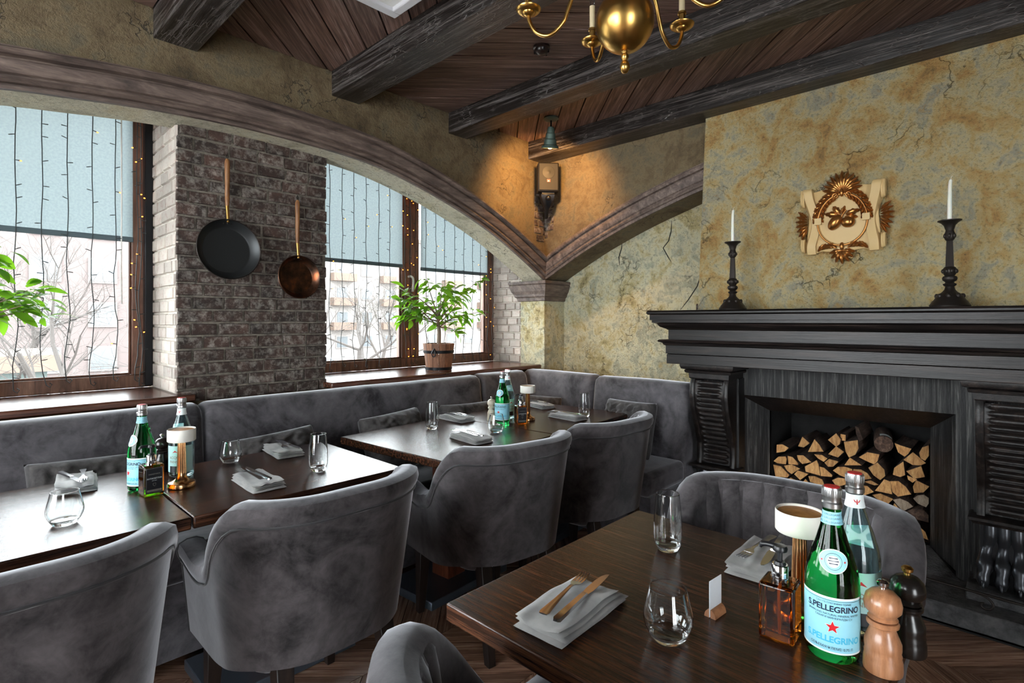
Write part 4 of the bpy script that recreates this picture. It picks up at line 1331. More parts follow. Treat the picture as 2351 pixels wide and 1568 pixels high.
def green_bottle(x, y, rz, label, detail=True):
    t = thing('water_bottle', label, 'bottle', (x, y, ZT + 0.0004), rz, 'green water bottles')
    bottle_common(t, 'green_glass', 'label_red')
    A = 1.75
    band(0.022, 0.118, -A, A, 0.0004, t, 'label_blue')
    band(0.0215, 0.0245, -A, A, 0.0006, t, 'label_white', 'label_border', 1)
    band(0.1150, 0.1185, -A, A, 0.0006, t, 'label_white', 'label_border', 1)
    band(0.1125, 0.1133, -A, A, 0.0006, t, 'label_navy', 'label_border', 1)
    band(0.236, 0.258, -math.pi, math.pi, 0.0005, t, 'label_blue', 'neck_label', 5)
    r = lambda z: b_rad(z) + 0.0009
    wrap_text('S.PELLEGRINO', 0.0142, r, 0.0985, t, 'label_navy', 0.0, 0.0004, 1.0, 0.98)
    wrap_text('SPARKLING NATURAL MINERAL WATER', 0.0048, r, 0.0885, t, 'label_navy', 0.0, 0.0, 1.0)
    wrap_text('ТАБИҒИ МИНЕРАЛДЫ СУ', 0.0048, r, 0.083, t, 'label_navy', 0.0)
    wrap_text('САН ПЕЛЛЕГРИНО ТЕРМЕ', 0.0044, r, 0.1085, t, 'label_navy', 0.0)
    star(t, -0.002, 0.067, 0.0125, 0.0007, 'label_white', 'star_border')
    star(t, -0.002, 0.067, 0.0108, 0.0010, 'label_red', 'star')
    wrap_text('S.PELLEGRINO', 0.0150, lambda z: b_rad(z) + 0.0006, 0.045, t, 'label_cyan', 0.0, 0.0005, 1.0, 0.95)
    wrap_text('ОБЪЕМ/КӨЛЕМІ: 0,75 Л', 0.0062, r, 0.0305, t, 'label_navy', -0.08)
    for zz in (0.240, 0.2465, 0.253):
        wrap_text('S.PELLEGRINO  S.PELLEGRINO  S.PELLEGRINO', 0.0046, lambda z: b_rad(z) + 0.0008, zz, t, 'label_navy')
    ov = lambda a, b: [(a * math.cos(k * math.pi / 16) * (1 - 0.12 * abs(math.sin(k * math.pi / 16)) ** 3), 0.178 + b * math.sin(k * math.pi / 16)) for k in range(32)]
    curved_patch(ov(0.0235, 0.0195), 0.0005, t, 'label_white', 'shoulder_label')
    curved_patch(ov(0.0222, 0.0182), 0.0008, t, 'label_blue', 'shoulder_label')
    circ = lambda q: [(q * math.cos(k * math.pi / 14), 0.178 + q * math.sin(k * math.pi / 14)) for k in range(28)]
    curved_patch(circ(0.0135), 0.0010, t, 'label_navy', 'crest')
    curved_patch(circ(0.0128), 0.0012, t, 'label_blue', 'crest')
    curved_patch(circ(0.0095), 0.0014, t, 'label_white', 'crest')
    for k in range(3):
        curved_patch([(-0.008 + 0.0015 * abs(k - 1), 0.1735 + 0.0045 * k), (0.008 - 0.0015 * abs(k - 1), 0.1735 + 0.0045 * k), (0.008 - 0.0015 * abs(k - 1), 0.1753 + 0.0045 * k), (-0.008 + 0.0015 * abs(k - 1), 0.1753 + 0.0045 * k)], 0.0016, t, 'label_navy', 'crest')
    for sgn in (-1, 1):
        star(t, sgn * 0.0178, 0.178, 0.0026, 0.0012, 'label_red', 'star')
    return t
def clear_bottle(x, y, rz, label):
    t = thing('water_bottle', label, 'bottle', (x, y, ZT + 0.0004), rz, 'clear water bottles')
    bottle_common(t, 'bottle_glass', 'label_red')
    band(0.022, 0.122, -1.5, 1.5, 0.0004, t, 'label_pale')
    band(0.022, 0.046, -0.5, 0.3, 0.0007, t, 'label_black', 'label_panel', 2, 10)
    wrap_text('ACQUA', 0.013, lambda z: b_rad(z) + 0.0008, 0.078, t, 'label_grey', 0.0, 0.0003)
    wrap_text('PANNA', 0.013, lambda z: b_rad(z) + 0.0008, 0.062, t, 'label_grey', 0.0, 0.0003)
    pts = [(-0.012, 0.098), (0.0, 0.110), (0.012, 0.098), (0.010, 0.0965), (0.0, 0.106), (-0.010, 0.0965)]
    curved_patch([(-0.010, 0.096), (0.0, 0.106), (0.010, 0.096), (0.0, 0.099)], 0.0008, t, 'label_red', 'label_motif')
    curved_patch([(-0.026, 0.172), (0.026, 0.166), (0.020, 0.206), (-0.020, 0.203)], 0.0006, t, 'label_pale', 'shoulder_label')
    band(0.236, 0.261, -math.pi, math.pi, 0.0005, t, 'label_white', 'neck_label', 5)
    # small red lily on the neck
    for dx, rot_ in ((0, 0), (-0.0026, 0.5), (0.0026, -0.5)):
        curved_patch([(dx - 0.0012, 0.2475), (dx + 0.0012, 0.2475), (dx * 1.8 + 0.0008, 0.2510), (dx * 1.8, 0.2535 - abs(dx) * 0.5), (dx * 1.8 - 0.0008, 0.2510)], 0.0009, t, 'label_red', 'lily_mark')
    curved_patch([(-0.0036, 0.2468), (0.0036, 0.2468), (0.0036, 0.2477), (-0.0036, 0.2477)], 0.0010, t, 'label_red', 'lily_mark')
    curved_patch([(-0.001, 0.2430), (0.001, 0.2430), (0.0014, 0.2468), (-0.0014, 0.2468)], 0.0010, t, 'label_red', 'lily_mark')
    return t
gx, gy = 1.106, 0.256
green_bottle(gx, gy, camface(gx, gy) + R(4), 'green glass water bottle with pale blue label on the foreground table')
clear_bottle(1.235, 0.246, camface(1.235, 0.246) + R(14), 'clear glass water bottle behind the green one on the foreground table')
green_bottle(0.486, 2.285, camface(0.486, 2.285) - R(62), 'green glass water bottle behind the dark pump bottle on the left table')
clear_bottle(0.635, 2.375, camface(0.635, 2.375) - R(30), 'clear glass water bottle behind the white lamp on the left table')
green_bottle(2.262, 2.235, camface(2.262, 2.235) - R(28), 'green glass water bottle on the middle table')
clear_bottle(2.39, 2.315, camface(2.39, 2.315) + R(30), 'clear glass water bottle on the middle table beside the green one')

# pump bottles
def pump_bottle(x, y, rz, label, amber):
    t = thing('pump_bottle', label, 'bottle', (x, y, ZT + 0.0004), rz, 'square pump bottles')
    m = MB().box(-0.031, 0.031, -0.031, 0.031, 0.0, 0.105)
    m.build('glass_body', 'amber_glass', t, bevel=0.006, seg=3)
    MB().lathe([(0.0165, 0.1055), (0.0165, 0.112), (0.0150, 0.113), (0.0150, 0.134), (0.0135, 0.136), (0.001, 0.136)], 32).build('collar', 'chrome', t, smooth=40)
    MB().lathe([(0.011, 0.136), (0.009, 0.141), (0.0045, 0.142), (0.0045, 0.160), (0.0125, 0.161), (0.0135, 0.166), (0.011, 0.171), (0.001, 0.172)], 24).build('pump', 'black_plastic', t, smooth=40)
    MB().tube(catmull([(0, 0, 0.166), (-0.015, 0.0, 0.168), (-0.03, 0.0, 0.1665), (-0.036, 0.0, 0.160)], 4), [0.0055] * 5 + [0.005] * 5 + [0.0038] * 3, 10).build('nozzle', 'black_plastic', t, smooth=60)
    MB().tube([(0, 0, 0.105), (0.002, 0, 0.008)], 0.003, 8).build('dip_tube', 'wood_mill', t)
    if not amber:
        MB().box(-0.026, 0.026, -0.0322, -0.0314, 0.010, 0.097).build('label', 'label_black', t)
        for (a, b, c, d) in ((-0.024, 0.024, 0.094, 0.0946), (-0.024, 0.024, 0.0124, 0.013), (-0.024, -0.0234, 0.013, 0.094), (0.0234, 0.024, 0.013, 0.094)):
            MB().box(a, b, -0.0326, -0.0322, c, d).build('label_line', 'label_grey', t)
        MB().box(-0.0215, 0.0215, -0.0326, -0.0322, 0.016, 0.0225).build('label_strip', 'label_grey', t)
        def txt(s_, size, z, mat='label_white', bold=0.0):
            vs, fs = text_mesh(s_, size, bold)
            MB().add([(x_, -0.0328, z + y_) for x_, y_, _ in vs], fs).build('lettering', mat, t)
        txt('АНТИСЕПТИК', 0.0066, 0.060, 'label_white', 0.0001)
        txt('для рук', 0.004, 0.053)
        txt('HAND SANITIZER', 0.0045, 0.0192, 'label_black')
        txt('HANDMADE', 0.0062, 0.075, 'label_grey')
        MB().prism([(-0.0045, 0.044), (0.0045, 0.044), (0.0045, 0.038), (0.0, 0.033), (-0.0045, 0.038)], 'y', -0.0328, -0.0322).build('shield_mark', 'label_grey', t)
        MB().prism([(-0.0036, 0.0432), (0.0036, 0.0432), (0.0036, 0.0384), (0.0, 0.0343), (-0.0036, 0.0384)], 'y', -0.0331, -0.0328).build('shield_mark', 'label_black', t)
    return t
px_, py_ = 1.100, 0.342
pump_bottle(px_, py_, camface(px_, py_) + R(-14), 'amber glass pump bottle beside the green bottle in the foreground', True)
pump_bottle(0.494, 2.195, camface(0.494, 2.195) + R(16), 'dark labelled pump bottle in front of the green bottle on the left table', False)
pump_bottle(2.322, 2.142, camface(2.322, 2.142) + R(18), 'amber labelled pump bottle on the middle table', False)

# cordless table lamps
def table_lamp(x, y, label):
    t = thing('table_lamp', label, 'lamp', (x, y, ZT + 0.0004), 0, 'small cordless table lamps')
    MB().lathe([(0.041, 0.0), (0.045, 0.002), (0.045, 0.013), (0.042, 0.018), (0.030, 0.022), (0.020, 0.030), (0.015, 0.042), (0.0135, 0.06), (0.0105, 0.17), (0.001, 0.172)], 36).build('stand', 'copper_lamp', t, smooth=40)
    for k in range(14):
        a = 2 * math.pi * k / 14
        MB().tube([(0.0142 * math.cos(a), 0.0142 * math.sin(a), 0.05), (0.0112 * math.cos(a), 0.0112 * math.sin(a), 0.168)], 0.0016, 5).build('rib', 'copper_lamp', t, smooth=60)
    MB().lathe([(0.001, 0.165), (0.043, 0.165), (0.0455, 0.168), (0.0455, 0.207), (0.0445, 0.209), (0.0425, 0.208), (0.0415, 0.203), (0.001, 0.203)], 44).build('shade', 'shade_white', t, smooth=40)
    MB().lathe([(0.0412, 0.2032), (0.0412, 0.2045), (0.001, 0.2048)], 36).build('shade_top', 'shade_top', t)
    return t
table_lamp(1.215, 0.340, 'copper stemmed table lamp with white drum shade behind the green bottle')
table_lamp(0.592, 2.215, 'copper stemmed table lamp with white drum shade on the left table')
table_lamp(2.425, 2.180, 'copper stemmed table lamp with white drum shade on the middle table')

# pepper mills
def mill(x, y, label, body, knob, s=1.0):
    t = thing('pepper_mill', label, 'pepper mill', (x, y, ZT + 0.0004), 0, 'turned pepper mills')
    MB().lathe([(0.001, 0), (0.0285, 0), (0.0295, 0.004), (0.029, 0.020), (0.0275, 0.026), (0.0280, 0.030), (0.0265, 0.034), (0.0275, 0.040), (0.0275, 0.050), (0.023, 0.062), (0.019, 0.072), (0.0195, 0.076), (0.024, 0.079), (0.0245, 0.083), (0.022, 0.0865), (0.001, 0.087)], 40).build('body', body, t, smooth=40)
    MB().lathe([(0.001, 0.0872), (0.019, 0.0872), (0.0225, 0.090), (0.019, 0.094), (0.022, 0.0985), (0.0275, 0.105), (0.0285, 0.115), (0.0255, 0.127), (0.018, 0.135), (0.008, 0.139), (0.001, 0.1395)], 40).build('head', body, t, smooth=40)
    MB().lathe([(0.005, 0.1385), (0.0055, 0.143), (0.009, 0.146), (0.0095, 0.151), (0.006, 0.1545), (0.001, 0.1555)], 24).build('knob', knob, t, smooth=40)
    t.scale = (s,) * 3
    return t
mill(1.112, 0.180, 'light turned wooden pepper mill in the foreground', 'wood_mill', 'chrome')
mill(1.205, 0.158, 'black pepper mill behind the light wooden one', 'mill_black', 'brass')
mill(2.272, 2.335, 'small cream pepper mill left of the green bottle on the middle table', 'mill_cream', 'chrome', 0.92)
# second dark pump bottle behind the clear bottle on the left table is only a sliver: a dark mill with chrome knob
mill(0.60, 2.50, 'dark pepper mill half hidden behind the clear bottle on the left table', 'mill_black', 'chrome', 0.95)

# card in a wooden clip
cd_ = thing('card_holder', 'small white card standing in a wooden clip on the foreground table', 'card holder', (1.087, 0.462, ZT + 0.0003), camface(1.087, 0.462) + R(62))
half = [(0.009 * math.cos(math.pi * k / 12), 0.013 * math.sin(math.pi * k / 12)) for k in range(13)]
for sg in (-1, 1):
    MB().prism([(sg * (0.0011 + 0.011 * math.sin(math.pi / 2 * k / 8)), 0.016 * math.cos(math.pi / 2 * k / 8)) for k in range(9)] + [(sg * 0.0011, 0.0)], 'x', -0.022, 0.022).build('clip', 'wood_mill', cd_, smooth=40)
MB().box(-0.024, 0.024, -0.0006, 0.0006, 0.002, 0.074).build('card', 'card_white', cd_, bevel=0.0002)

# ---------------------------------------------------------------- fireplace
fp = thing('fireplace', 'black carved wooden fireplace with fluted legs and wide mantel shelf', 'fireplace', (3.3, 0.72, 0))
FO = Vector((3.3, 0.72, 0))
class FB(MB):
    def build(s, name, mat, parent=None, **kw):
        s.v = [(x - FO.x, y - FO.y, z - FO.z) for x, y, z in s.v] if parent is fp else s.v
        return MB.build(s, name, mat, parent, **kw)
XF, YL, YR = 3.20, 1.55, -0.11
def cornice(name, prof, mat='wood_mantel'):
    """mitred moulding round the front and both ends of the mantel; prof = (overhang, z)"""
    rings = [[(3.428, YL + o, z), (XF - o, YL + o, z), (XF - o, YR - o, z), (3.428, YR - o, z)] for o, z in prof]
    m = FB().loft(rings, closed=False, caps=False)
    o0, z0 = prof[0]; o1, z1 = prof[-1]
    m.add(rings[0], [(0, 1, 2, 3)]); m.add(rings[-1], [(3, 2, 1, 0)])
    return m.build(name, mat, fp, smooth=30)
# grain must run along the mantel: turn the object so that its x axis lies along y
def along(o):
    me = o.data
    me.transform(Matrix.Rotation(R(-90), 4, 'Z'))
    o.rotation_euler.z = R(90)
    return o
along(cornice('mantel_shelf', [(0.155, 1.385), (0.168, 1.387), (0.175, 1.394), (0.175, 1.402), (0.168, 1.412), (0.0, 1.4125)]))
along(cornice('upper_moulding', [(0.08, 1.293), (0.085, 1.298), (0.115, 1.312), (0.128, 1.330), (0.150, 1.338), (0.150, 1.352), (0.160, 1.354), (0.160, 1.385)]))
along(cornice('frieze', [(0.076, 1.232), (0.076, 1.293)]))
along(cornice('lower_moulding', [(0.090, 1.196), (0.098, 1.200), (0.104, 1.212), (0.122, 1.218), (0.126, 1.225), (0.118, 1.232)]))
along(cornice('fascia', [(0.0, 1.083), (0.082, 1.083), (0.084, 1.086), (0.084, 1.140), (0.078, 1.143), (0.088, 1.146), (0.088, 1.196)]))

def xfront(z):
    P = [(0.40, 3.262), (0.46, 3.262), (0.52, 3.272), (0.58, 3.268), (0.66, 3.240), (0.74, 3.205), (0.82, 3.175), (0.90, 3.160), (0.96, 3.166), (1.01, 3.185)]
    for (z0, x0), (z1, x1) in zip(P, P[1:]):
        if z <= z1:
            k = (z - z0) / (z1 - z0)
            k = k * 0.4 + 0.6 * k * k * (3 - 2 * k)
            return x0 + (x1 - x0) * k
    return P[-1][1]
def console(yc):
    hw = 0.118
    # capital
    rings = []
    for o, z in ((0.0, 0.995), (0.004, 1.0), (0.006, 1.028), (0.022, 1.032), (0.026, 1.045), (0.018, 1.050), (0.040, 1.056), (0.046, 1.072), (0.046, 1.083)):
        rings.append([(3.17 - o, yc + hw + o, z), (3.17 - o, yc - hw - o, z), (3.40, yc - hw - o, z), (3.40, yc + hw + o, z)])
    FB().loft(rings).build('leg_capital', 'wood_mantel', fp, smooth=30)
    # backing board
    FB().box(3.30, 3.40, yc - hw - 0.012, yc + hw + 0.012, 0.10, 1.0).build('leg_board', 'wood_mantel_upright', fp, bevel=0.004)
    # fluted S-curved front
    NF = 17
    z0, z1 = 0.475, 0.985
    nz, ny = NF * 9, 26
    g = []
    for i in range(nz + 1):
        z = z0 + (z1 - z0) * i / nz
        row = []
        ph = (i / nz * NF) % 1.0
        for j in range(ny + 1):
            y = -0.088 + 0.176 * j / ny
            dz = (ph - 0.5) * (z1 - z0) / NF
            hh = (z1 - z0) / NF * 0.40
            ex = max(0.0, abs(y) - (0.070 - hh))
            d2 = (dz / hh) ** 2 + (ex / hh) ** 2
            depth = 0.010 * math.sqrt(max(0.0, 1 - d2)) if abs(i / nz * NF - round(i / nz * NF)) > 0 or True else 0
            row.append((xfront(z) + 0.010 + depth, yc + y, z))
        g.append(row)
    FB().loft(g, closed=False, caps=False).build('fluted_panel', 'wood_mantel', fp, smooth=50)
    for sg in (-1, 1):
        ring = []
        zs = [0.455 + (1.0 - 0.455) * k / 30 for k in range(31)]
        rr = [[(xfront(z), yc + sg * 0.088, z), (xfront(z) - 0.004, yc + sg * 0.094, z), (xfront(z) - 0.004, yc + sg * 0.110, z), (xfront(z), yc + sg * 0.117, z), (3.31, yc + sg * 0.117, z), (3.31, yc + sg * 0.088, z)] for z in zs]
        FB().loft(rr).build('side_bracket', 'wood_mantel', fp, smooth=40)
    # bottom ledge of the console
    rings = []
    for o, z in ((0.0, 0.425), (0.012, 0.428), (0.016, 0.440), (0.028, 0.446), (0.028, 0.458), (0.02, 0.462)):
        rings.append([(3.245 - o, yc + hw + o, z), (3.245 - o, yc - hw - o, z), (3.34, yc - hw - o, z), (3.34, yc + hw + o, z)])
    FB().loft(rings).build('console_ledge', 'wood_mantel', fp, smooth=30)
    # paw foot: four toes, each with claw
    for k in range(4):
        yt = yc + (-0.078 + 0.052 * k)
        spread = (k - 1.5) * 0.006
        pts = catmull([(3.275, yt - spread, 0.428), (3.268, yt - spread, 0.38), (3.278, yt, 0.33), (3.262, yt + spread, 0.28), (3.232, yt + spread, 0.235), (3.216, yt + spread * 1.5, 0.195), (3.222, yt + spread * 1.5, 0.162)], 4)
        n = len(pts)
        rad = []
        for i in range(n):
            u = i / (n - 1)
            rad.append(0.021 + 0.006 * math.cos(u * 3.0) + 0.012 * math.exp(-((u - 0.62) / 0.10) ** 2) + 0.009 * math.exp(-((u - 0.86) / 0.09) ** 2))
        FB().tube(pts, rad, 12).build('paw_toe', 'paw_metal', fp, smooth=60)
        FB().tube(catmull([(3.208, yt + spread * 1.5, 0.188), (3.192, yt + spread * 1.5, 0.178), (3.186, yt + spread * 1.5, 0.158)], 3), [0.009] * 3 + [0.006] * 3 + [0.002], 8).build('claw', 'paw_metal', fp, smooth=60)
    FB().box(3.262, 3.31, yc - 0.105, yc + 0.105, 0.15, 0.43).build('foot_core', 'black_metal', fp)
    FB().box(3.165, 3.41, yc - 0.15, yc + 0.15, 0.10, 0.152).build('plinth', 'hearth_stone', fp, bevel=0.006)
console(1.388)
console(0.052)
# surround: upright-grained panels and the bevelled frame of the opening
XS = 3.385
O0, O1, OT, OB = 0.252, 1.287, 0.895, 0.135      # outer edge of the bevel
I0, I1, IT, IB, XI = 0.368, 1.165, 0.790, 0.172, 3.55
FB().box(XS, XS + 0.05, O0, O1, OT, 1.09).build('header_panel', 'wood_mantel_upright', fp)
FB().box(XS, XS + 0.05, O1, 1.56, 0.10, 1.09).build('side_panel', 'wood_mantel_upright', fp)
FB().box(XS, XS + 0.05, -0.115, O0, 0.10, 1.09).build('side_panel', 'wood_mantel_upright', fp)
def bevel_piece(a, b, c, d, mat):
    vs = [a, b, c, d] + [(p[0] + 0.03, p[1], p[2]) for p in (a, b, c, d)]
    return FB().loft([[a, b, c, d], [(p[0] + 0.03, p[1], p[2]) for p in (a, b, c, d)]]).build('frame_piece', mat, fp)
bevel_piece((XS, O0, OT), (XS, O1, OT), (XI, I1, IT), (XI, I0, IT), 'wood_mantel')
bevel_piece((XS, O0, OB), (XS, O0, OT), (XI, I0, IT), (XI, I0, IB), 'wood_mantel_upright')
bevel_piece((XS, O1, OB), (XS, O1, OT), (XI, I1, IT), (XI, I1, IB), 'wood_mantel_upright')
bevel_piece((XS - 0.03, O0 - 0.02, 0.10), (XS - 0.03, O1 + 0.02, 0.10), (XI, I1, IB), (XI, I0, IB), 'hearth_stone')
# firebox and hearth
FB().box(3.56, 4.02, I1, I1 + 0.04, 0.10, 0.84).build('firebox_side', 'firebox', fp)
FB().box(3.56, 4.02, I0 - 0.04, I0, 0.10, 0.84).build('firebox_side', 'firebox', fp)
FB().box(3.56, 4.02, I0 - 0.04, I1 + 0.04, 0.80, 0.86).build('firebox_top', 'firebox', fp)
FB().box(3.98, 4.02, I0 - 0.04, I1 + 0.04, 0.10, 0.86).build('firebox_back', 'firebox', fp)
FB().box(3.56, 4.0, I0, I1, 0.12, 0.172).build('firebox_floor', 'firebox', fp)
FB().box(3.05, 4.0, -0.62, 1.55, 0.0, 0.10).build('hearth', 'hearth_stone', fp, bevel=0.008)
FB().box(3.05, 4.0, -0.62, 1.55, 0.0, 0.016).build('hearth_base', 'firebox', fp)

# iron fender rail on the hearth
rail = thing('fender_rail', 'thin iron rail with a scrolled foot lying across the hearth', 'fire tool', (3.10, 0.1, 0.10))
MB().tube([(0.02, 0.55, 0.075), (0.0, 0.2, 0.07), (-0.015, -0.35, 0.065)], 0.006, 8).build('bar', 'iron', rail, smooth=60)
sc_ = [(-0.002, 0.10 - 0.05 * k / 10 * 0, 0) for k in range(1)]
pts = [(-0.004, 0.10, 0.068), (-0.004, 0.055, 0.066), (-0.004, 0.02, 0.052), (-0.004, 0.006, 0.03), (-0.004, 0.016, 0.010), (-0.004, 0.034, 0.007), (-0.004, 0.046, 0.016), (-0.004, 0.044, 0.028), (-0.004, 0.034, 0.030)]
MB().tube(catmull(pts, 5), 0.005, 8).build('scroll_foot', 'iron', rail, smooth=60)
MB().tube([(0.02, 0.545, 0.075), (0.02, 0.545, 0.001)], 0.005, 8).build('end_foot', 'iron', rail, smooth=60)

# ---------------------------------------------------------------- firewood, each split log from its end outline
LOGS = [
 [(213,300),(275,295),(345,335),(300,375),(210,388)], [(500,212),(580,282),(515,328),(455,315)], [(637,240),(690,300),(735,375),(565,378)],
 [(880,172),(930,240),(920,290),(880,320),(790,245)], [(970,270),(1120,250),(1130,340),(1095,410),(1025,440),(990,380)],
 [(880,318),(965,380),(900,440),(792,405)], [(1230,385),(1365,410),(1345,480),(1310,520),(1240,490),(1140,440)], [(1540,282),(1610,310),(1725,345),(1690,400),(1650,432),(1580,385)],
 [(1920,308),(1925,420),(1880,478),(1830,450),(1815,390),(1850,330)], [(1745,385),(1888,505),(1830,530),(1740,525),(1640,470)], [(165,480),(230,435),(310,432),(322,460),(312,518),(220,505)],
 [(335,425),(390,440),(450,505),(450,525),(345,515)], [(440,418),(510,420),(600,495),(500,515),(455,470)], [(635,408),(720,415),(780,455),(740,490),(680,455)],
 [(660,475),(680,520),(700,645),(540,600),(530,545)], [(750,500),(800,460),(905,490),(845,545),(790,545)], [(1035,445),(1165,530),(975,528)],
 [(175,525),(260,545),(350,640),(330,665),(200,655)], [(295,535),(380,522),(472,570),(380,628),(330,590)], [(410,630),(450,590),(565,630),(475,695)],
 [(690,545),(745,560),(835,640),(830,660),(710,650)], [(845,590),(900,550),(980,548),(1060,575),(1043,692),(920,640)], [(1075,575),(1160,580),(1230,620),(1275,680),(1062,708)],
 [(1245,560),(1345,502),(1420,580),(1430,650),(1375,695),(1300,640)], [(1635,490),(1655,640),(1600,660),(1520,635),(1535,560)], [(1835,542),(1875,660),(1760,680),(1672,598)],
 [(1680,645),(1790,690),(1740,725),(1690,690)], [(310,700),(370,670),(430,700),(455,745),(380,740)], [(570,655),(640,655),(720,690),(755,770),(660,740),(590,715)],
 [(535,685),(580,740),(580,820),(560,815),(480,755)], [(835,700),(900,670),(980,680),(1010,740),(890,770)], [(1195,715),(1270,700),(1360,750),(1310,755)],
 [(190,705),(270,715),(340,790),(360,855),(200,815)], [(355,755),(440,750),(575,860),(405,895)], [(1100,775),(1150,750),(1230,765),(1300,830),(1150,885),(1100,830)],
 [(1420,690),(1488,715),(1508,855),(1320,815)], [(1492,712),(1580,710),(1660,770),(1720,855),(1575,880),(1515,830)], [(1780,700),(1925,770),(1860,835),(1760,840),(1745,770)],
 [(640,820),(720,790),(810,810),(830,850),(700,880)], [(840,830),(900,810),(960,860),(900,900)], [(1290,865),(1380,850),(1520,910),(1440,985)],
 [(1120,930),(1230,902),(1365,950),(1215,1040)], [(1100,960),(1170,1020),(1130,1040)], [(1245,1060),(1340,985),(1430,1040),(1495,1110),(1460,1140),(1350,1135)],
 [(1535,960),(1610,1040),(1690,1130),(1500,1140),(1490,1060)], [(1130,1080),(1200,1065),(1260,1115),(1230,1140),(1160,1120)], [(1525,1150),(1690,1145),(1640,1270),(1570,1220)],
 [(1690,1250),(1720,1195),(1800,1210),(1880,1280),(1915,1370),(1780,1310)], [(1625,1380),(1720,1375),(1718,1495),(1635,1480)], [(1795,1340),(1860,1390),(1925,1470),(1880,1490),(1745,1480)],
 [(440,920),(520,890),(610,950),(600,975),(480,950)], [(220,880),(300,860),(380,900),(360,930),(230,930)],
 [(600,900),(690,895),(760,960),(640,985)], [(770,900),(880,910),(960,980),(800,990)], [(960,880),(1080,900),(1090,960),(980,990)]]
GREY = [[(1750,905),(1800,870),(1870,865),(1920,900),(1920,960),(1890,1000),(1800,960)], [(1520,920),(1600,905),(1690,945),(1745,995),(1630,1045)]]
DARK = [[(1660,1060),(1740,1025),(1850,1030),(1915,1090),(1915,1170),(1760,1130)]]
# rows behind the ribbed armchair that only peep out beside it: plain wedges that carry the pile
FILL = []
rr_ = random.Random(5)
for row in range(4):
    yy = 1010 + row * 118
    x = 190
    lim = (1060, 1060, 1460, 1560)[row]
    while x < lim - 60:
        w = rr_.uniform(120, 190)
        FILL.append([(x, yy + rr_.uniform(0, 25)), (x + w * 0.55, yy - 25 + row * 2), (x + w - 12, yy + 40), (x + w * 0.8, yy + 88), (x + 15, yy + 82)])
        x += w
def img2yz(u, v, X):
    px, py = 1740 + u / 4.9, 960 + v / 4.9
    a, b = (px - 1175.5) / F_PX, (736 - py) / F_PX
    dx, dy = 0.7239 + 0.6899 * a, 0.6899 - 0.7239 * a
    s = X / dx
    return dy * s, EYE + b * s
rl = random.Random(3)
def firewood(poly, label, endmat, kind='split'):
    X = 3.585 + rl.uniform(0, 0.035)
    mu, mv = sum(p[0] for p in poly) / len(poly), sum(p[1] for p in poly) / len(poly)
    yz = [img2yz(mu + (u - mu) * 1.05, mv + (v - mv) * 1.05, X) for u, v in poly]
    yz = [(max(I0 + 0.004, min(I1 - 0.004, y)), max(0.175, z)) for y, z in yz]
    cy, cz = sum(p[0] for p in yz) / len(yz), sum(p[1] for p in yz) / len(yz)
    t = thing('firewood_log', label, 'log', (X, cy, min(p[1] for p in yz)), 0, 'split logs stacked in the fireplace')
    L = rl.uniform(0.27, 0.33)
    off = Vector((X, cy, min(p[1] for p in yz)))
    sh = 0.97
    fr = [(0, y - off.y, z - off.z) for y, z in yz]
    bk = [(L, (cy + (y - cy) * sh) - off.y, (cz + (z - cz) * sh) - off.z) for y, z in yz]
    fr2 = [(0.003, (cy + (y - cy) * 1.0) - off.y, (cz + (z - cz) * 1.0) - off.z) for y, z in yz]
    MB().loft([fr2, bk]).build('bark', 'log_bark', t)
    c0 = [(-0.001, (cy + (y - cy) * 0.97) - off.y, (cz + (z - cz) * 0.97) - off.z) for y, z in yz]
    MB().loft([c0, [(0.004, p[1], p[2]) for p in c0]]).build('cut_end', endmat, t)
    return t
ORD = ['first', 'second', 'third', 'fourth', 'fifth', 'sixth', 'seventh', 'eighth', 'ninth', 'tenth', 'eleventh', 'twelfth', 'thirteenth', 'fourteenth', 'fifteenth', 'sixteenth', 'seventeenth', 'eighteenth', 'nineteenth', 'twentieth'] + ['twenty-' + q for q in ('first', 'second', 'third', 'fourth', 'fifth', 'sixth', 'seventh', 'eighth', 'ninth')]
def mid2(poly):
    return sum(p[0] for p in poly) / len(poly), sum(p[1] for p in poly) / len(poly)
def layer(poly):
    return min(8, max(0, int((mid2(poly)[1] - 170) / 150)))
ROWS = {}
for p in LOGS + FILL:
    ROWS.setdefault(layer(p), []).append(p)
for r_ in ROWS.values():
    r_.sort(key=lambda q: mid2(q)[0])
def log_label(poly):
    w = max(p[0] for p in poly) - min(p[0] for p in poly)
    h_ = max(p[1] for p in poly) - min(p[1] for p in poly)
    shape = 'flat' if w > 1.9 * h_ else 'upright' if h_ > 1.15 * w else 'wedge-shaped' if len(poly) <= 4 else 'rounded'
    k = layer(poly)
    return '%s orange-ended split log, %s from the left in the %s layer of firewood' % (shape, ORD[ROWS[k].index(poly)], ['top', 'second', 'third', 'fourth', 'fifth', 'sixth', 'seventh', 'eighth', 'lowest'][k])
for i, p in enumerate(LOGS):
    firewood(p, log_label(p), 'log_end')
firewood(GREY[0], 'weathered grey round log at the right edge of the fireplace stack', 'log_end_grey')
firewood(GREY[1], 'weathered grey split log near the middle right of the fireplace stack', 'log_end_grey')
firewood(DARK[0], 'dark half-round log with curling bark low in the fireplace stack', 'log_bark')
for p in FILL:
    firewood(p, log_label(p), 'log_end')
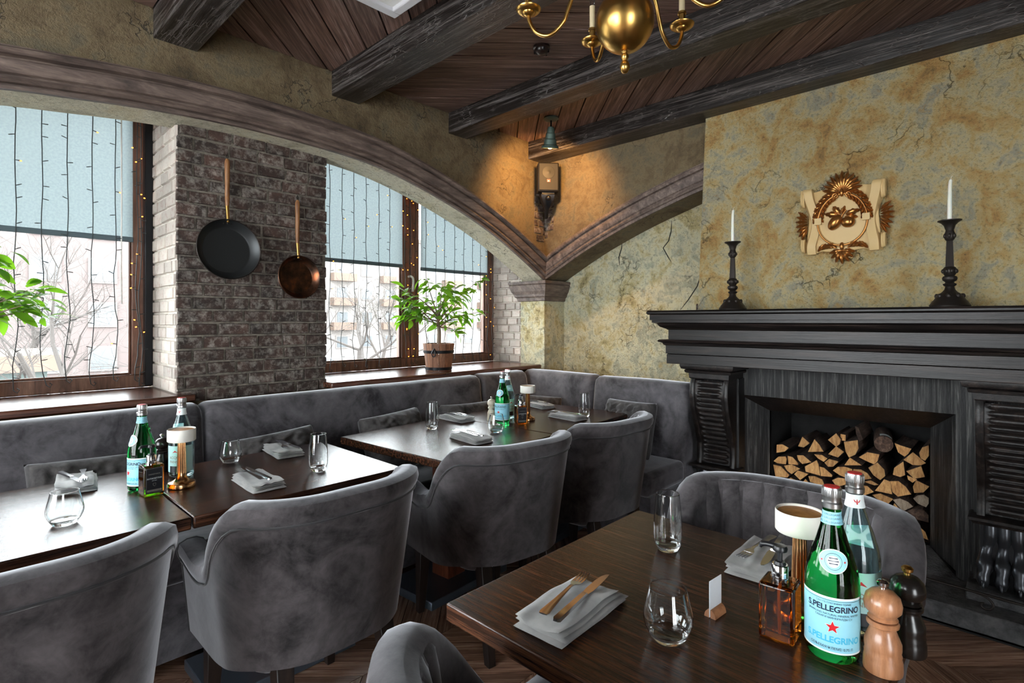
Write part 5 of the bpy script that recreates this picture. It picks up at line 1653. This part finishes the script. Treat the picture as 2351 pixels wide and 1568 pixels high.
# the round birch log and the small block on top
y0_, z0_ = img2yz(1430, 280, 3.66)
bl = thing('firewood_log', 'round reddish log with white birch bark on top of the stack', 'log', (3.62, y0_, z0_ - 0.045), R(10), 'split logs stacked in the fireplace')
MB().tube([(0, 0, 0.045), (0.1, 0, 0.047), (0.22, 0.0, 0.05), (0.30, 0, 0.05)], [0.045, 0.047, 0.046, 0.044], 14).build('bark', 'log_bark', bl, smooth=60)
g = [[((0.01 + 0.05 * i / 4), 0.0475 * math.cos(a), 0.046 + 0.0475 * math.sin(a)) for a in [1.2 + 1.3 * j / 8 for j in range(9)]] for i in range(5)]
MB().loft(g, closed=False, caps=False).build('birch_bark', 'label_white', bl, smooth=60)
firewood([(930,180),(985,190),(985,255),(932,250)], 'small square block of wood on top of the fireplace stack', 'log_end')
firewood([(1095,95),(1130,110),(1180,235),(1135,260),(1105,170)], 'thin slab of bark-edged wood standing on the fireplace stack', 'log_bark')

# ---------------------------------------------------------------- candlesticks
def candlestick(y, label, clabel):
    x = 3.20
    t = thing('candlestick', label, 'candlestick', (x, y, 1.4128), 0, 'iron candlesticks on the mantel')
    MB().lathe([(0.001, 0), (0.075, 0), (0.077, 0.008), (0.070, 0.018), (0.066, 0.026), (0.060, 0.032), (0.052, 0.046), (0.044, 0.058), (0.030, 0.068), (0.020, 0.080), (0.017, 0.094), (0.001, 0.095)], 32).build('base', 'iron', t, smooth=35)
    for k in range(8):
        a = k * math.pi / 4
        MB().ball((0.046 * math.cos(a), 0.046 * math.sin(a), 0.050), 0.011, 8, 6, (1, 1, 1.2)).build('base_leaf', 'iron', t, smooth=60)
    MB().lathe([(0.016, 0.093), (0.024, 0.100), (0.026, 0.106), (0.018, 0.110), (0.016, 0.114), (0.026, 0.122), (0.029, 0.131), (0.026, 0.140), (0.018, 0.144), (0.022, 0.150), (0.027, 0.160), (0.028, 0.170), (0.022, 0.182), (0.017, 0.186)], 28).build('knop', 'iron', t, smooth=40)
    for k in range(8):
        a = (k + 0.5) * math.pi / 4
        MB().ball((0.025 * math.cos(a), 0.025 * math.sin(a), 0.165), 0.008, 8, 6, (1, 1, 1.4)).build('knop_petal', 'iron', t, smooth=60)
    MB().lathe([(0.0175, 0.184), (0.0135, 0.300), (0.012, 0.310)], 6).build('shaft', 'iron', t)
    MB().lathe([(0.012, 0.305), (0.018, 0.312), (0.021, 0.322), (0.022, 0.334), (0.017, 0.346), (0.016, 0.352)], 24).build('collar', 'iron', t, smooth=40)
    for k in range(6):
        a = k * math.pi / 3
        MB().ball((0.019 * math.cos(a), 0.019 * math.sin(a), 0.328), 0.007, 8, 6, (1, 1, 1.6)).build('collar_petal', 'iron', t, smooth=60)
    MB().lathe([(0.014, 0.350), (0.018, 0.362), (0.022, 0.376), (0.032, 0.388), (0.045, 0.396), (0.0455, 0.400), (0.034, 0.397), (0.012, 0.392), (0.001, 0.392)], 32).build('dish', 'iron', t, smooth=40)
    c = thing('taper_candle', clabel, 'candle', (x, y, 1.4128 + 0.3925), 0, 'white taper candles')
    MB().tube(catmull([(0, 0, 0), (0, 0, 0.08), (0.0, -0.001, 0.16), (0.0, -0.004, 0.195)], 5), [0.0098 - 0.0032 * k / 15 for k in range(15)] + [0.004], 16).build('wax', 'candle_wax', c, smooth=50)
    MB().tube(catmull([(0, -0.004, 0.194), (0, -0.005, 0.205), (0, -0.011, 0.211)], 3), 0.0012, 6).build('wick', 'candle_wax', c)
candlestick(1.256, 'tall dark iron candlestick at the left end of the mantel', 'white candle in the left candlestick on the mantel')
candlestick(0.260, 'tall dark iron candlestick right of the carved plaque on the mantel', 'white candle right of the carved plaque, with a curled wick')

# ---------------------------------------------------------------- carved plaque on the chimney breast
plq = thing('wall_plaque', 'carved cream and bronze plaque with fruit and shell on the chimney breast', 'plaque', (3.427, 0.737, 1.69))
def PW(a, b, h):
    """a = along the wall to the right in view, b = up, h = out from the wall"""
    return (-h, -a, b)
def leaf(a, b, ang, L, W, h, parent, mat='plaque_gold', name='leaf', lift=0.012, curl=0.3):
    m = MB()
    rows = []
    n = 7
    ca, sa = math.cos(ang), math.sin(ang)
    for i in range(n + 1):
        u = i / n
        w = W * math.sin(math.pi * min(1, u * 0.93 + 0.05)) ** 0.8 * (1 + 0.22 * math.sin(u * 24))
        row = []
        for v, dz in ((-1, -0.003), (-0.45, 0.004), (0, -0.001 + 0.004 * (1 - u)), (0.45, 0.004), (1, -0.003)):
            x, y = u * L, v * w
            row.append(PW(a + x * ca - y * sa, b + x * sa + y * ca, h + lift * math.sin(math.pi * u) + dz + curl * 0.0))
        rows.append(row + [PW(a + u * L * ca, b + u * L * sa, h - 0.004)])
    return m.loft(rows, closed=True).build(name, mat, parent, smooth=50)
# back panel
panel = [(-0.165, 0.03), (-0.10, 0.05), (0, 0.035), (0.10, 0.05), (0.165, 0.03), (0.175, 0.14), (0.165, 0.24), (0.180, 0.38), (0.06, 0.40), (0, 0.415), (-0.06, 0.40), (-0.180, 0.38), (-0.165, 0.24), (-0.175, 0.14)]
m = MB().loft([[PW(a, b, 0.0) for a, b in panel], [PW(a, b, 0.016) for a, b in panel], [PW(a * 0.97, 0.215 + (b - 0.215) * 0.97, 0.020) for a, b in panel]])
m.build('panel', 'plaque_plaster', plq, smooth=40)
# oval field with moulded rim
ov = lambda q, h: [PW(0.118 * q * math.cos(k * math.pi / 18) * (1 - 0.05 * math.sin(k * math.pi / 18)), 0.215 + 0.140 * q * math.sin(k * math.pi / 18), h) for k in range(36)]
MB().loft([ov(1.04, 0.018), ov(1.02, 0.032), ov(0.97, 0.034), ov(0.94, 0.025), ov(0.6, 0.030), ov(0.05, 0.032)]).build('field', 'plaque_plaster', plq, smooth=40)
MB().tube(ov(1.01, 0.033), 0.005, 8, loop=True, caps=False).build('rim', 'plaque_gold', plq, smooth=60)
# side scrolls: bands that roll at both ends
for sg in (-1, 1):
    path = [(0.150, 0.035, 0.028), (0.150, 0.08, 0.040), (0.138, 0.14, 0.030), (0.130, 0.205, 0.024), (0.140, 0.27, 0.034), (0.158, 0.34, 0.052), (0.165, 0.385, 0.056), (0.168, 0.405, 0.040), (0.168, 0.40, 0.015)]
    pp = catmull(path, 5)
    rings = [[PW(sg * (a - 0.022), b, h - 0.010), PW(sg * (a - 0.022), b, h), PW(sg * (a + 0.020), b, h + 0.004), PW(sg * (a + 0.034), b, max(0.002, h - 0.022)), PW(sg * (a + 0.034), b, 0.0), PW(sg * (a - 0.022), b, 0.0)] for a, b, h in pp]
    MB().loft(rings).build('scroll_band', 'plaque_plaster', plq, smooth=35)
    for (b, r_) in ((0.355, 0.040), (0.085, 0.032)):
        sp_ = [PW(sg * 0.196, b + r_ * (1 - k / 26) * math.cos(k * 0.48 + 0.6) * 1.25, 0.030 + r_ * (1 - k / 26) * math.sin(k * 0.48 + 0.6) * 0.7) for k in range(22)]
        MB().tube(sp_, 0.0065, 7).build('volute', 'plaque_plaster', plq, smooth=60)
        MB().loft([[PW(sg * 0.182, b + r_ * 1.3 * math.cos(k * math.pi / 10), 0.030 + r_ * 0.72 * math.sin(k * math.pi / 10)) for k in range(20)], [PW(sg * 0.196, b + r_ * 1.15 * math.cos(k * math.pi / 10), 0.030 + r_ * 0.64 * math.sin(k * math.pi / 10)) for k in range(20)]]).build('volute', 'plaque_plaster', plq, smooth=40)
    MB().box(0, 1, 0, 1, 0, 1).xf(Matrix(((0, 0, -0.012, -0.036), (-sg * 0.034, 0, 0, -sg * 0.098), (0, 0.036, 0, 0.197), (0, 0, 0, 1)))).build('clasp', 'plaque_plaster', plq)
    for k in range(7):
        leaf(sg * 0.176, 0.175 + 0.012 * k, R(180 if sg < 0 else 0) + sg * R(-62 + 17 * k), 0.062, 0.010, 0.022, plq, name='side_leaf')
    # garland over the field
    for k in range(7):
        a = R(90 - sg * (14 + 11 * k))
        leaf(0.122 * math.cos(a), 0.222 + 0.145 * math.sin(a), a - sg * R(70), 0.046, 0.012, 0.032, plq, name='garland_leaf')
        leaf(0.112 * math.cos(a), 0.215 + 0.135 * math.sin(a), a - sg * R(135), 0.036, 0.009, 0.032, plq, name='garland_leaf')
    for k in range(5):
        a = R(-90 + sg * (12 + 7 * k))
        leaf(0.125 * math.cos(a), 0.205 + 0.150 * math.sin(a), R(-10 if sg > 0 else 190) + sg * R(32 - 22 * k + 20), 0.058, 0.011, 0.026, plq, name='lower_leaf')
    curl = [PW(sg * (0.012 + 0.016 * (1 - k / 18) * math.cos(k * 0.5) + 0.018), 0.345 + 0.018 * (1 - k / 18) * math.sin(k * 0.5), 0.038) for k in range(16)]
    MB().tube(curl, 0.005, 7).build('curl', 'plaque_gold', plq, smooth=60)
# shell crest
for k in range(11):
    a = R(90 + (k - 5) * 15.5)
    leaf(0.0, 0.365, a, 0.118 - 0.004 * abs(k - 5), 0.0135, 0.030, plq, name='shell_rib', lift=0.016)
MB().ball(PW(0, 0.362, 0.036), 0.013, 10, 8, (1, 0.8, 1.8)).build('crest_knot', 'plaque_gold', plq, smooth=60)
# lower acanthus
MB().loft([[PW(-0.05, 0.0, 0.0), PW(0.05, 0.0, 0.0), PW(0.03, 0.065, 0.0), PW(-0.03, 0.065, 0.0)], [PW(-0.046, 0.002, 0.022), PW(0.046, 0.002, 0.022), PW(0.026, 0.065, 0.03), PW(-0.026, 0.065, 0.03)]]).build('pendant', 'plaque_plaster', plq, bevel=0.005)
for k in range(7):
    leaf(0.0, 0.045, R(270 + (k - 3) * 27), 0.075 - 0.004 * abs(k - 3), 0.013, 0.026, plq, name='pendant_leaf', lift=0.014)
MB().ball(PW(0, 0.068, 0.034), 0.013, 10, 8, (1, 0.9, 1.7)).build('pendant_knot', 'plaque_gold', plq, smooth=60)
# fruit spray
MB().ball((0, 0, 0), 0.036, 18, 12, (0.75, 0.8, 1.28)).xf(Matrix.Translation(PW(-0.030, 0.200, 0.046)) @ Matrix.Rotation(R(35), 4, 'X')).build('fruit', 'plaque_gold', plq, smooth=60)
MB().ball((0, 0, 0), 0.033, 18, 12, (0.75, 1.0, 0.92)).xf(Matrix.Translation(PW(0.032, 0.196, 0.046))).build('fruit', 'plaque_gold', plq, smooth=60)
for a, b, an, L, W in ((-0.012, 0.238, R(168), 0.072, 0.016), (-0.008, 0.242, R(125), 0.060, 0.017), (0.018, 0.240, R(15), 0.070, 0.016), (0.015, 0.228, R(-8), 0.062, 0.014), (0.0, 0.245, R(70), 0.045, 0.010)):
    leaf(a, b, an, L, W, 0.036, plq, name='fruit_leaf', lift=0.010)
MB().tube(catmull([PW(-0.005, 0.205, 0.050), PW(0.004, 0.235, 0.048), PW(0.022, 0.262, 0.044)], 4), 0.0045, 8).build('stalk', 'plaque_gold', plq, smooth=60)

# ---------------------------------------------------------------- hanging pans
def pan(x, z, r, depth, hl, mat_in, label, metal, tilt, zhang):
    t = thing('hanging_pan', label, 'pan', (x, PY - 0.012, z), 0, 'old pans hung on the brick pier')
    rotm = Matrix.Rotation(R(90), 4, 'X') @ Matrix.Identity(4)
    tm = Matrix.Rotation(tilt, 4, 'X')
    # local z -> out of the wall
    prof_o = [(0.001, 0.0), (r * 0.76, 0.0), (r * 0.80, 0.003), (r, depth), (r + 0.003, depth + 0.001), (r + 0.002, depth - 0.001), (r * 0.79, 0.006), (r * 0.75, 0.004), (0.001, 0.004)]
    MB().lathe(prof_o, 48, caps=False).xf(tm @ rotm).build('dish', metal, t, smooth=35)
    MB().lathe([(r * 0.74, 0.0042), (r * 0.74, 0.0052), (0.001, 0.0052)], 40).xf(tm @ rotm).build('inner_base', mat_in, t)
    MB().tube([Vector(p) for p in [(r * math.cos(k * math.pi / 20), r * math.sin(k * math.pi / 20), depth) for k in range(40)]], 0.003, 6, loop=True, caps=False).xf(tm @ rotm).build('rim', 'iron' if metal == 'pan_black' else 'pan_copper', t, smooth=60)
    zs = r * 0.98
    off = tm @ Vector((0, -depth * 0.8, r))
    MB().tube([(0, off.y, off.z - 0.012), (0, -0.022, off.z + 0.02), (-0.001, -0.016, off.z + 0.075)], [0.007, 0.008, 0.009], 10).build('ferrule', 'brass', t, smooth=60)
    a0 = off.z + 0.07
    hs = [(0.0, 0.0095), (0.03, 0.011), (0.05, 0.0125), (0.055, 0.0105), (0.062, 0.0125), (0.10, 0.0115), (0.6 * hl, 0.0125), (hl - 0.03, 0.0135), (hl - 0.012, 0.012), (hl, 0.007)]
    MB().lathe([(q, a0 + s) for s, q in hs], 14).xf(Matrix.Translation((0, -0.014, 0))).build('handle', 'wood_handle', t, smooth=50)
    for dx in (-0.02, 0.0, 0.02):
        p = tm @ (rotm @ Vector((dx, r * 0.90 - abs(dx) * 0.1, depth * 0.55)))
        MB().ball(p, 0.004, 8, 6).build('rivet', 'iron', t, smooth=60)
    MB().tube([(0, 0.004, a0 + hl + 0.022), (0, -0.012, a0 + hl + 0.022), (0, -0.014, a0 + hl + 0.03)], 0.0025, 6).build('hook', 'iron', t)
    MB().tube([(0.006 * math.cos(k * math.pi / 6), -0.013, a0 + hl + 0.014 + 0.009 * math.sin(k * math.pi / 6)) for k in range(12)], 0.0014, 5, loop=True, caps=False).build('hanging_loop', 'iron', t)
    return t
pan(1.034, 1.722, 0.157, 0.048, 0.255, 'pan_black', 'large black frying pan with wooden handle hung on the bricks', 'pan_black', R(-4), 2.2)
pan(1.415, 1.600, 0.122, 0.040, 0.255, 'pan_copper', 'smaller copper frying pan with wooden handle hung on the bricks', 'pan_copper', R(-3), 2.05)

# ---------------------------------------------------------------- potted lemon trees on the sills
def leaf_mesh():
    rows = []
    n = 6
    for i in range(n + 1):
        u = i / n
        w = 0.36 * math.sin(math.pi * min(1.0, 0.04 + u * 0.94)) ** 0.85
        z = 0.10 * math.sin(math.pi * u) - 0.10 * u * u
        rows.append([(u, -w * 0.5, z + 0.05 * w), (u, 0, z), (u, w * 0.5, z + 0.05 * w)])
    me = MB().loft(rows, closed=False, caps=False).mesh('leaf', 80)
    me.materials.append(MATS['leaf'])
    return me
LEAF = leaf_mesh()
def tree_plant(name, label, loc, crown, bucket=True, seed=1, nleaf=150, branches=12, trunk=0.16):
    r = random.Random(seed)
    t = thing(name, label, 'plant', loc)
    ht, hb = 0.118, 0.095
    H = 0.20
    # wooden staves
    NS = 14
    for k in range(NS):
        a0, a1 = 2 * math.pi * k / NS + 0.012, 2 * math.pi * (k + 1) / NS - 0.012
        ring = lambda rr, z: [(rr * math.cos(a0), rr * math.sin(a0), z), (rr * math.cos(a1), rr * math.sin(a1), z), ((rr - 0.012) * math.cos(a1), (rr - 0.012) * math.sin(a1), z), ((rr - 0.012) * math.cos(a0), (rr - 0.012) * math.sin(a0), z)]
        MB().loft([ring(hb, 0), ring(ht, H)]).build('stave', 'wood_bucket', t)
    def hoop(z, wd):
        q = lambda z_: hb + (ht - hb) * z_ / H + 0.0015
        MB().lathe([(q(z) - 0.001, z), (q(z) + 0.0015, z), (q(z + wd) + 0.0015, z + wd), (q(z + wd) - 0.001, z + wd)], 36, caps=False).build('hoop', 'black_metal', t, smooth=40)
    hoop(0.004, 0.022); hoop(0.128, 0.022)
    MB().lathe([(0.001, 0.165), (0.104, 0.165), (0.104, 0.172), (0.001, 0.174)], 24).build('soil', 'soil', t)
    for sg in (-1, 1):
        a = R(215) if sg > 0 else R(35)
        rr = 0.115
        MB().tube(catmull([(rr * math.cos(a) - 0.0, rr * math.sin(a), 0.165), ((rr + 0.014) * math.cos(a - 0.12), (rr + 0.014) * math.sin(a - 0.12), 0.13), ((rr + 0.014) * math.cos(a), (rr + 0.014) * math.sin(a), 0.105), ((rr + 0.014) * math.cos(a + 0.12), (rr + 0.014) * math.sin(a + 0.12), 0.13), (rr * math.cos(a), rr * math.sin(a), 0.165)], 4), 0.004, 6).build('bucket_handle', 'black_metal', t, smooth=60)
    top = H + trunk
    MB().tube(catmull([(0, 0, 0.17), (0.004, 0.0, H + trunk * 0.5), (-0.006, 0, top), (-0.01, 0.0, top + 0.06)], 4), [0.016, 0.0155, 0.015, 0.0145, 0.014, 0.0135, 0.013, 0.0125, 0.012, 0.011, 0.010, 0.009, 0.008], 10).build('trunk', 'stem_bark', t, smooth=60)
    tips = []
    for k in range(branches):
        cx, cy, cz = crown[k % len(crown)]
        e = Vector((cx + r.uniform(-0.05, 0.05), cy + r.uniform(-0.06, 0.06), cz + r.uniform(-0.04, 0.05)))
        s = Vector((-0.006, 0, top + r.uniform(-0.05, 0.05)))
        mid = s.lerp(e, 0.5) + Vector((r.uniform(-0.02, 0.02), r.uniform(-0.02, 0.02), r.uniform(0.0, 0.05)))
        pts = catmull([tuple(s), tuple(mid), tuple(e)], 5)
        MB().tube(pts, [0.0055 - 0.0040 * i / (len(pts) - 1) for i in range(len(pts))], 6).build('branch', 'stem_bark', t, smooth=60)
        tips.append(pts)
    for i in range(nleaf):
        pts = tips[i % len(tips)]
        k = int(len(pts) * min(0.99, r.betavariate(3.0, 1.2)))
        p = Vector(pts[k]) + Vector((r.gauss(0, 0.022), r.gauss(0, 0.022), r.gauss(0.004, 0.022)))
        o = bpy.data.objects.new('leaf', LEAF)
        COL.objects.link(o)
        o.parent = t
        o.location = p
        az = r.uniform(0, 2 * math.pi)
        dirv = (p - Vector((0, 0, top))).normalized()
        az = math.atan2(dirv.y, dirv.x) + r.gauss(0, 0.9)
        o.rotation_euler = (r.gauss(0, 0.5), r.uniform(-0.5, 0.9), az)
        o.scale = (r.uniform(0.065, 0.108),) * 3
    return t
crown = [(-0.36, -0.02, 0.49), (-0.30, 0.02, 0.43), (-0.22, 0.04, 0.56), (-0.10, 0.0, 0.64), (0.02, 0.03, 0.62), (0.12, -0.02, 0.60), (0.25, 0.03, 0.60), (0.37, 0.0, 0.68), (0.42, 0.02, 0.42), (0.30, -0.03, 0.40), (0.18, 0.03, 0.42),
         (0.05, -0.04, 0.52), (-0.06, 0.04, 0.48), (-0.28, 0.0, 0.36), (0.12, 0.0, 0.30), (-0.16, 0.03, 0.44), (0.10, 0.06, 0.50)]
tree_plant('potted_tree', 'leafy green little tree in a wooden bucket on the right window sill', (2.552, 3.19, SILL + 0.0005), crown, True, 4, 270, 17)
crown2 = [(0.05, -0.04, 0.66), (0.14, -0.02, 0.63), (0.20, 0.0, 0.52), (0.25, -0.02, 0.47), (0.30, -0.04, 0.44), (0.12, 0.03, 0.50), (0.16, -0.05, 0.42), (0.02, 0.0, 0.56), (0.22, 0.02, 0.42), (-0.2, 0, 0.55), (-0.25, 0.03, 0.45), (0.10, -0.06, 0.58)]
tree_plant('potted_tree', 'green leafy branch reaching in at the left edge before the window', (0.03, 3.22, SILL + 0.0005), crown2, True, 9, 170, 12)

# ---------------------------------------------------------------- street outside
ground = tag(MB().box(-80, 160, 3.9, 160, -3.3, -3.0).build('ground', 'snow_ground'), 'pale snowy ground outside the windows', None, None, 'structure')
def building(name, label, x0, x1, y0, y1, z1, mat, floors, cols, ww=1.5, wh=1.5, z0=-3.0, balc=()):
    t = thing(name, label, 'building', ((x0 + x1) / 2, (y0 + y1) / 2, z0))
    ox, oy = (x0 + x1) / 2, (y0 + y1) / 2
    MB().box(x0 - ox, x1 - ox, y0 - oy, y1 - oy, 0, z1 - z0).build('wall', mat, t)
    fh = (z1 - z0) / floors
    cw = (x1 - x0) / cols
    wm = MB().box(-ww / 2, ww / 2, -0.12, 0, 0, wh).mesh('window'); wm.materials.append(MATS['facade_white'])
    pm = MB().box(-ww / 2 + 0.14, ww / 2 - 0.14, -0.17, -0.12, 0.14, wh - 0.14).mesh('pane'); pm.materials.append(MATS['facade_glass'])
    bm_ = MB().box(-cw * 0.45, cw * 0.45, -1.0, 0, -0.6, 0.35).mesh('balcony'); bm_.materials.append(MATS['facade_tan'])
    for f in range(floors):
        for c in range(cols):
            w = bpy.data.objects.new('window', wm); COL.objects.link(w); w.parent = t
            w.location = (x0 - ox + (c + 0.5) * cw, y0 - oy, f * fh + 0.9)
            p = bpy.data.objects.new('pane', pm); COL.objects.link(p); p.parent = w
            if c in balc and f > 0:
                b = bpy.data.objects.new('balcony', bm_); COL.objects.link(b); b.parent = t
                b.location = (x0 - ox + (c + 0.5) * cw, y0 - oy, f * fh + 0.75)
    MB().box(x0 - ox - 0.3, x1 - ox + 0.3, y0 - oy - 0.3, y1 - oy + 0.3, z1 - z0, z1 - z0 + 0.5).build('roof', 'facade_tan', t)
    return t
building('apartment_block', 'pale five-storey apartment block with tan balconies behind the right window', 22, 64, 62, 74, 12.2, 'facade_white', 5, 12, 1.7, 1.6, -3.0, (3, 5, 8, 10))
building('town_house', 'yellow rendered house at the right edge of the window view', 41.0, 52.0, 31, 40, 5.0, 'facade_yellow', 2, 4, 1.2, 1.4)
building('town_house', 'pinkish brick house behind bare trees in the left window', -6, 18, 46, 56, 9.0, 'facade_pink', 4, 8, 1.6, 1.7)
ki = building('kiosk', 'low kiosk with a flat white roof seen through the left window', -4, 2.2, 22, 27, -0.2, 'kiosk_dark', 1, 3, 1.3, 1.4)
def bare_tree(x, y, h, seed, label):
    r = random.Random(seed)
    t = thing('bare_tree', label, 'tree', (x, y, -3.0))
    mt, mb = MB(), MB()
    def grow(p, d, L, rad, depth):
        n = 4
        pts, rads = [p], [rad]
        q = p
        for i in range(n):
            d = (d + Vector((r.gauss(0, 0.16), r.gauss(0, 0.16), r.gauss(0.03, 0.10)))).normalized()
            q = q + d * (L / n)
            pts.append(q); rads.append(rad * (1 - 0.42 * (i + 1) / n))
        (mt if depth == 0 else mb).tube(pts, rads, 6 if depth < 2 else 3)
        if depth >= 5 or rad < 0.004:
            return
        for k in range(r.choice((3, 3, 4)) if depth else 5):
            i = r.randint(2, n)
            side = Vector((r.gauss(0, 1), r.gauss(0, 1), r.gauss(0.25, 0.6))).normalized()
            grow(pts[i], (d * 0.75 + side * 0.85).normalized(), L * r.uniform(0.55, 0.8), rads[i] * 0.62, depth + 1)
    grow(Vector((0, 0, 0)), Vector((0, 0, 1)), h * 0.40, h * 0.018, 0)
    mt.build('trunk', 'tree_grey', t, smooth=60)
    mb.build('branches', 'tree_grey', t)
    return t
for i, (x, y, h, lab) in enumerate((
    (1.6, 10.5, 7.0, 'bare spreading tree close behind the left window'), (5.6, 16.5, 7.5, 'bare tree at the right side of the left window view'), (-2.2, 16.0, 7.0, 'bare tree at the left edge of the window view'),
    (11.5, 19.5, 8.0, 'bare tree at the left side of the right window'), (18.5, 29.5, 9.0, 'bare tree in front of the apartment block balconies'), (25.0, 35.0, 9.0, 'bare tree near the window mullion outside'),
    (27.0, 27.0, 7.5, 'bare tree right of the mullion behind the potted plant'), (2.4, 31.0, 10.0, 'distant bare tree in the middle of the left window'))):
    bare_tree(x, y, h, 100 + i, lab)
def car(x, y, rz, mat, label):
    t = thing('parked_car', label, 'car', (x, y, -3.0), rz)
    body = [(-2.1, 0.25), (2.1, 0.25), (2.15, 0.65), (1.9, 0.85), (1.0, 0.95), (0.45, 1.45), (-1.1, 1.48), (-1.8, 0.98), (-2.1, 0.9)]
    MB().prism(body, 'y', -0.85, 0.85).build('body', mat, t, bevel=0.08)
    MB().prism([(0.85, 0.98), (0.40, 1.38), (-1.05, 1.40), (-1.55, 1.0)], 'y', -0.87, 0.87).build('side_glass', 'facade_glass', t)
    for wx in (-1.35, 1.35):
        for wy in (-0.75, 0.75):
            MB().lathe([(0.001, -0.1), (0.32, -0.1), (0.32, 0.1), (0.001, 0.1)], 16).xf(Matrix.Translation((wx, wy, 0.32)) @ Matrix.Rotation(R(90), 4, 'X')).build('wheel', 'black_plastic', t)
    return t
car(5.6, 24.5, R(8), 'car_dark', 'dark parked car beside the kiosk outside')
car(8.0, 36.0, R(4), 'car_white', 'white parked car under the bare trees outside')
car(20.5, 40.0, R(4), 'car_white', 'white parked car in front of the apartment block')
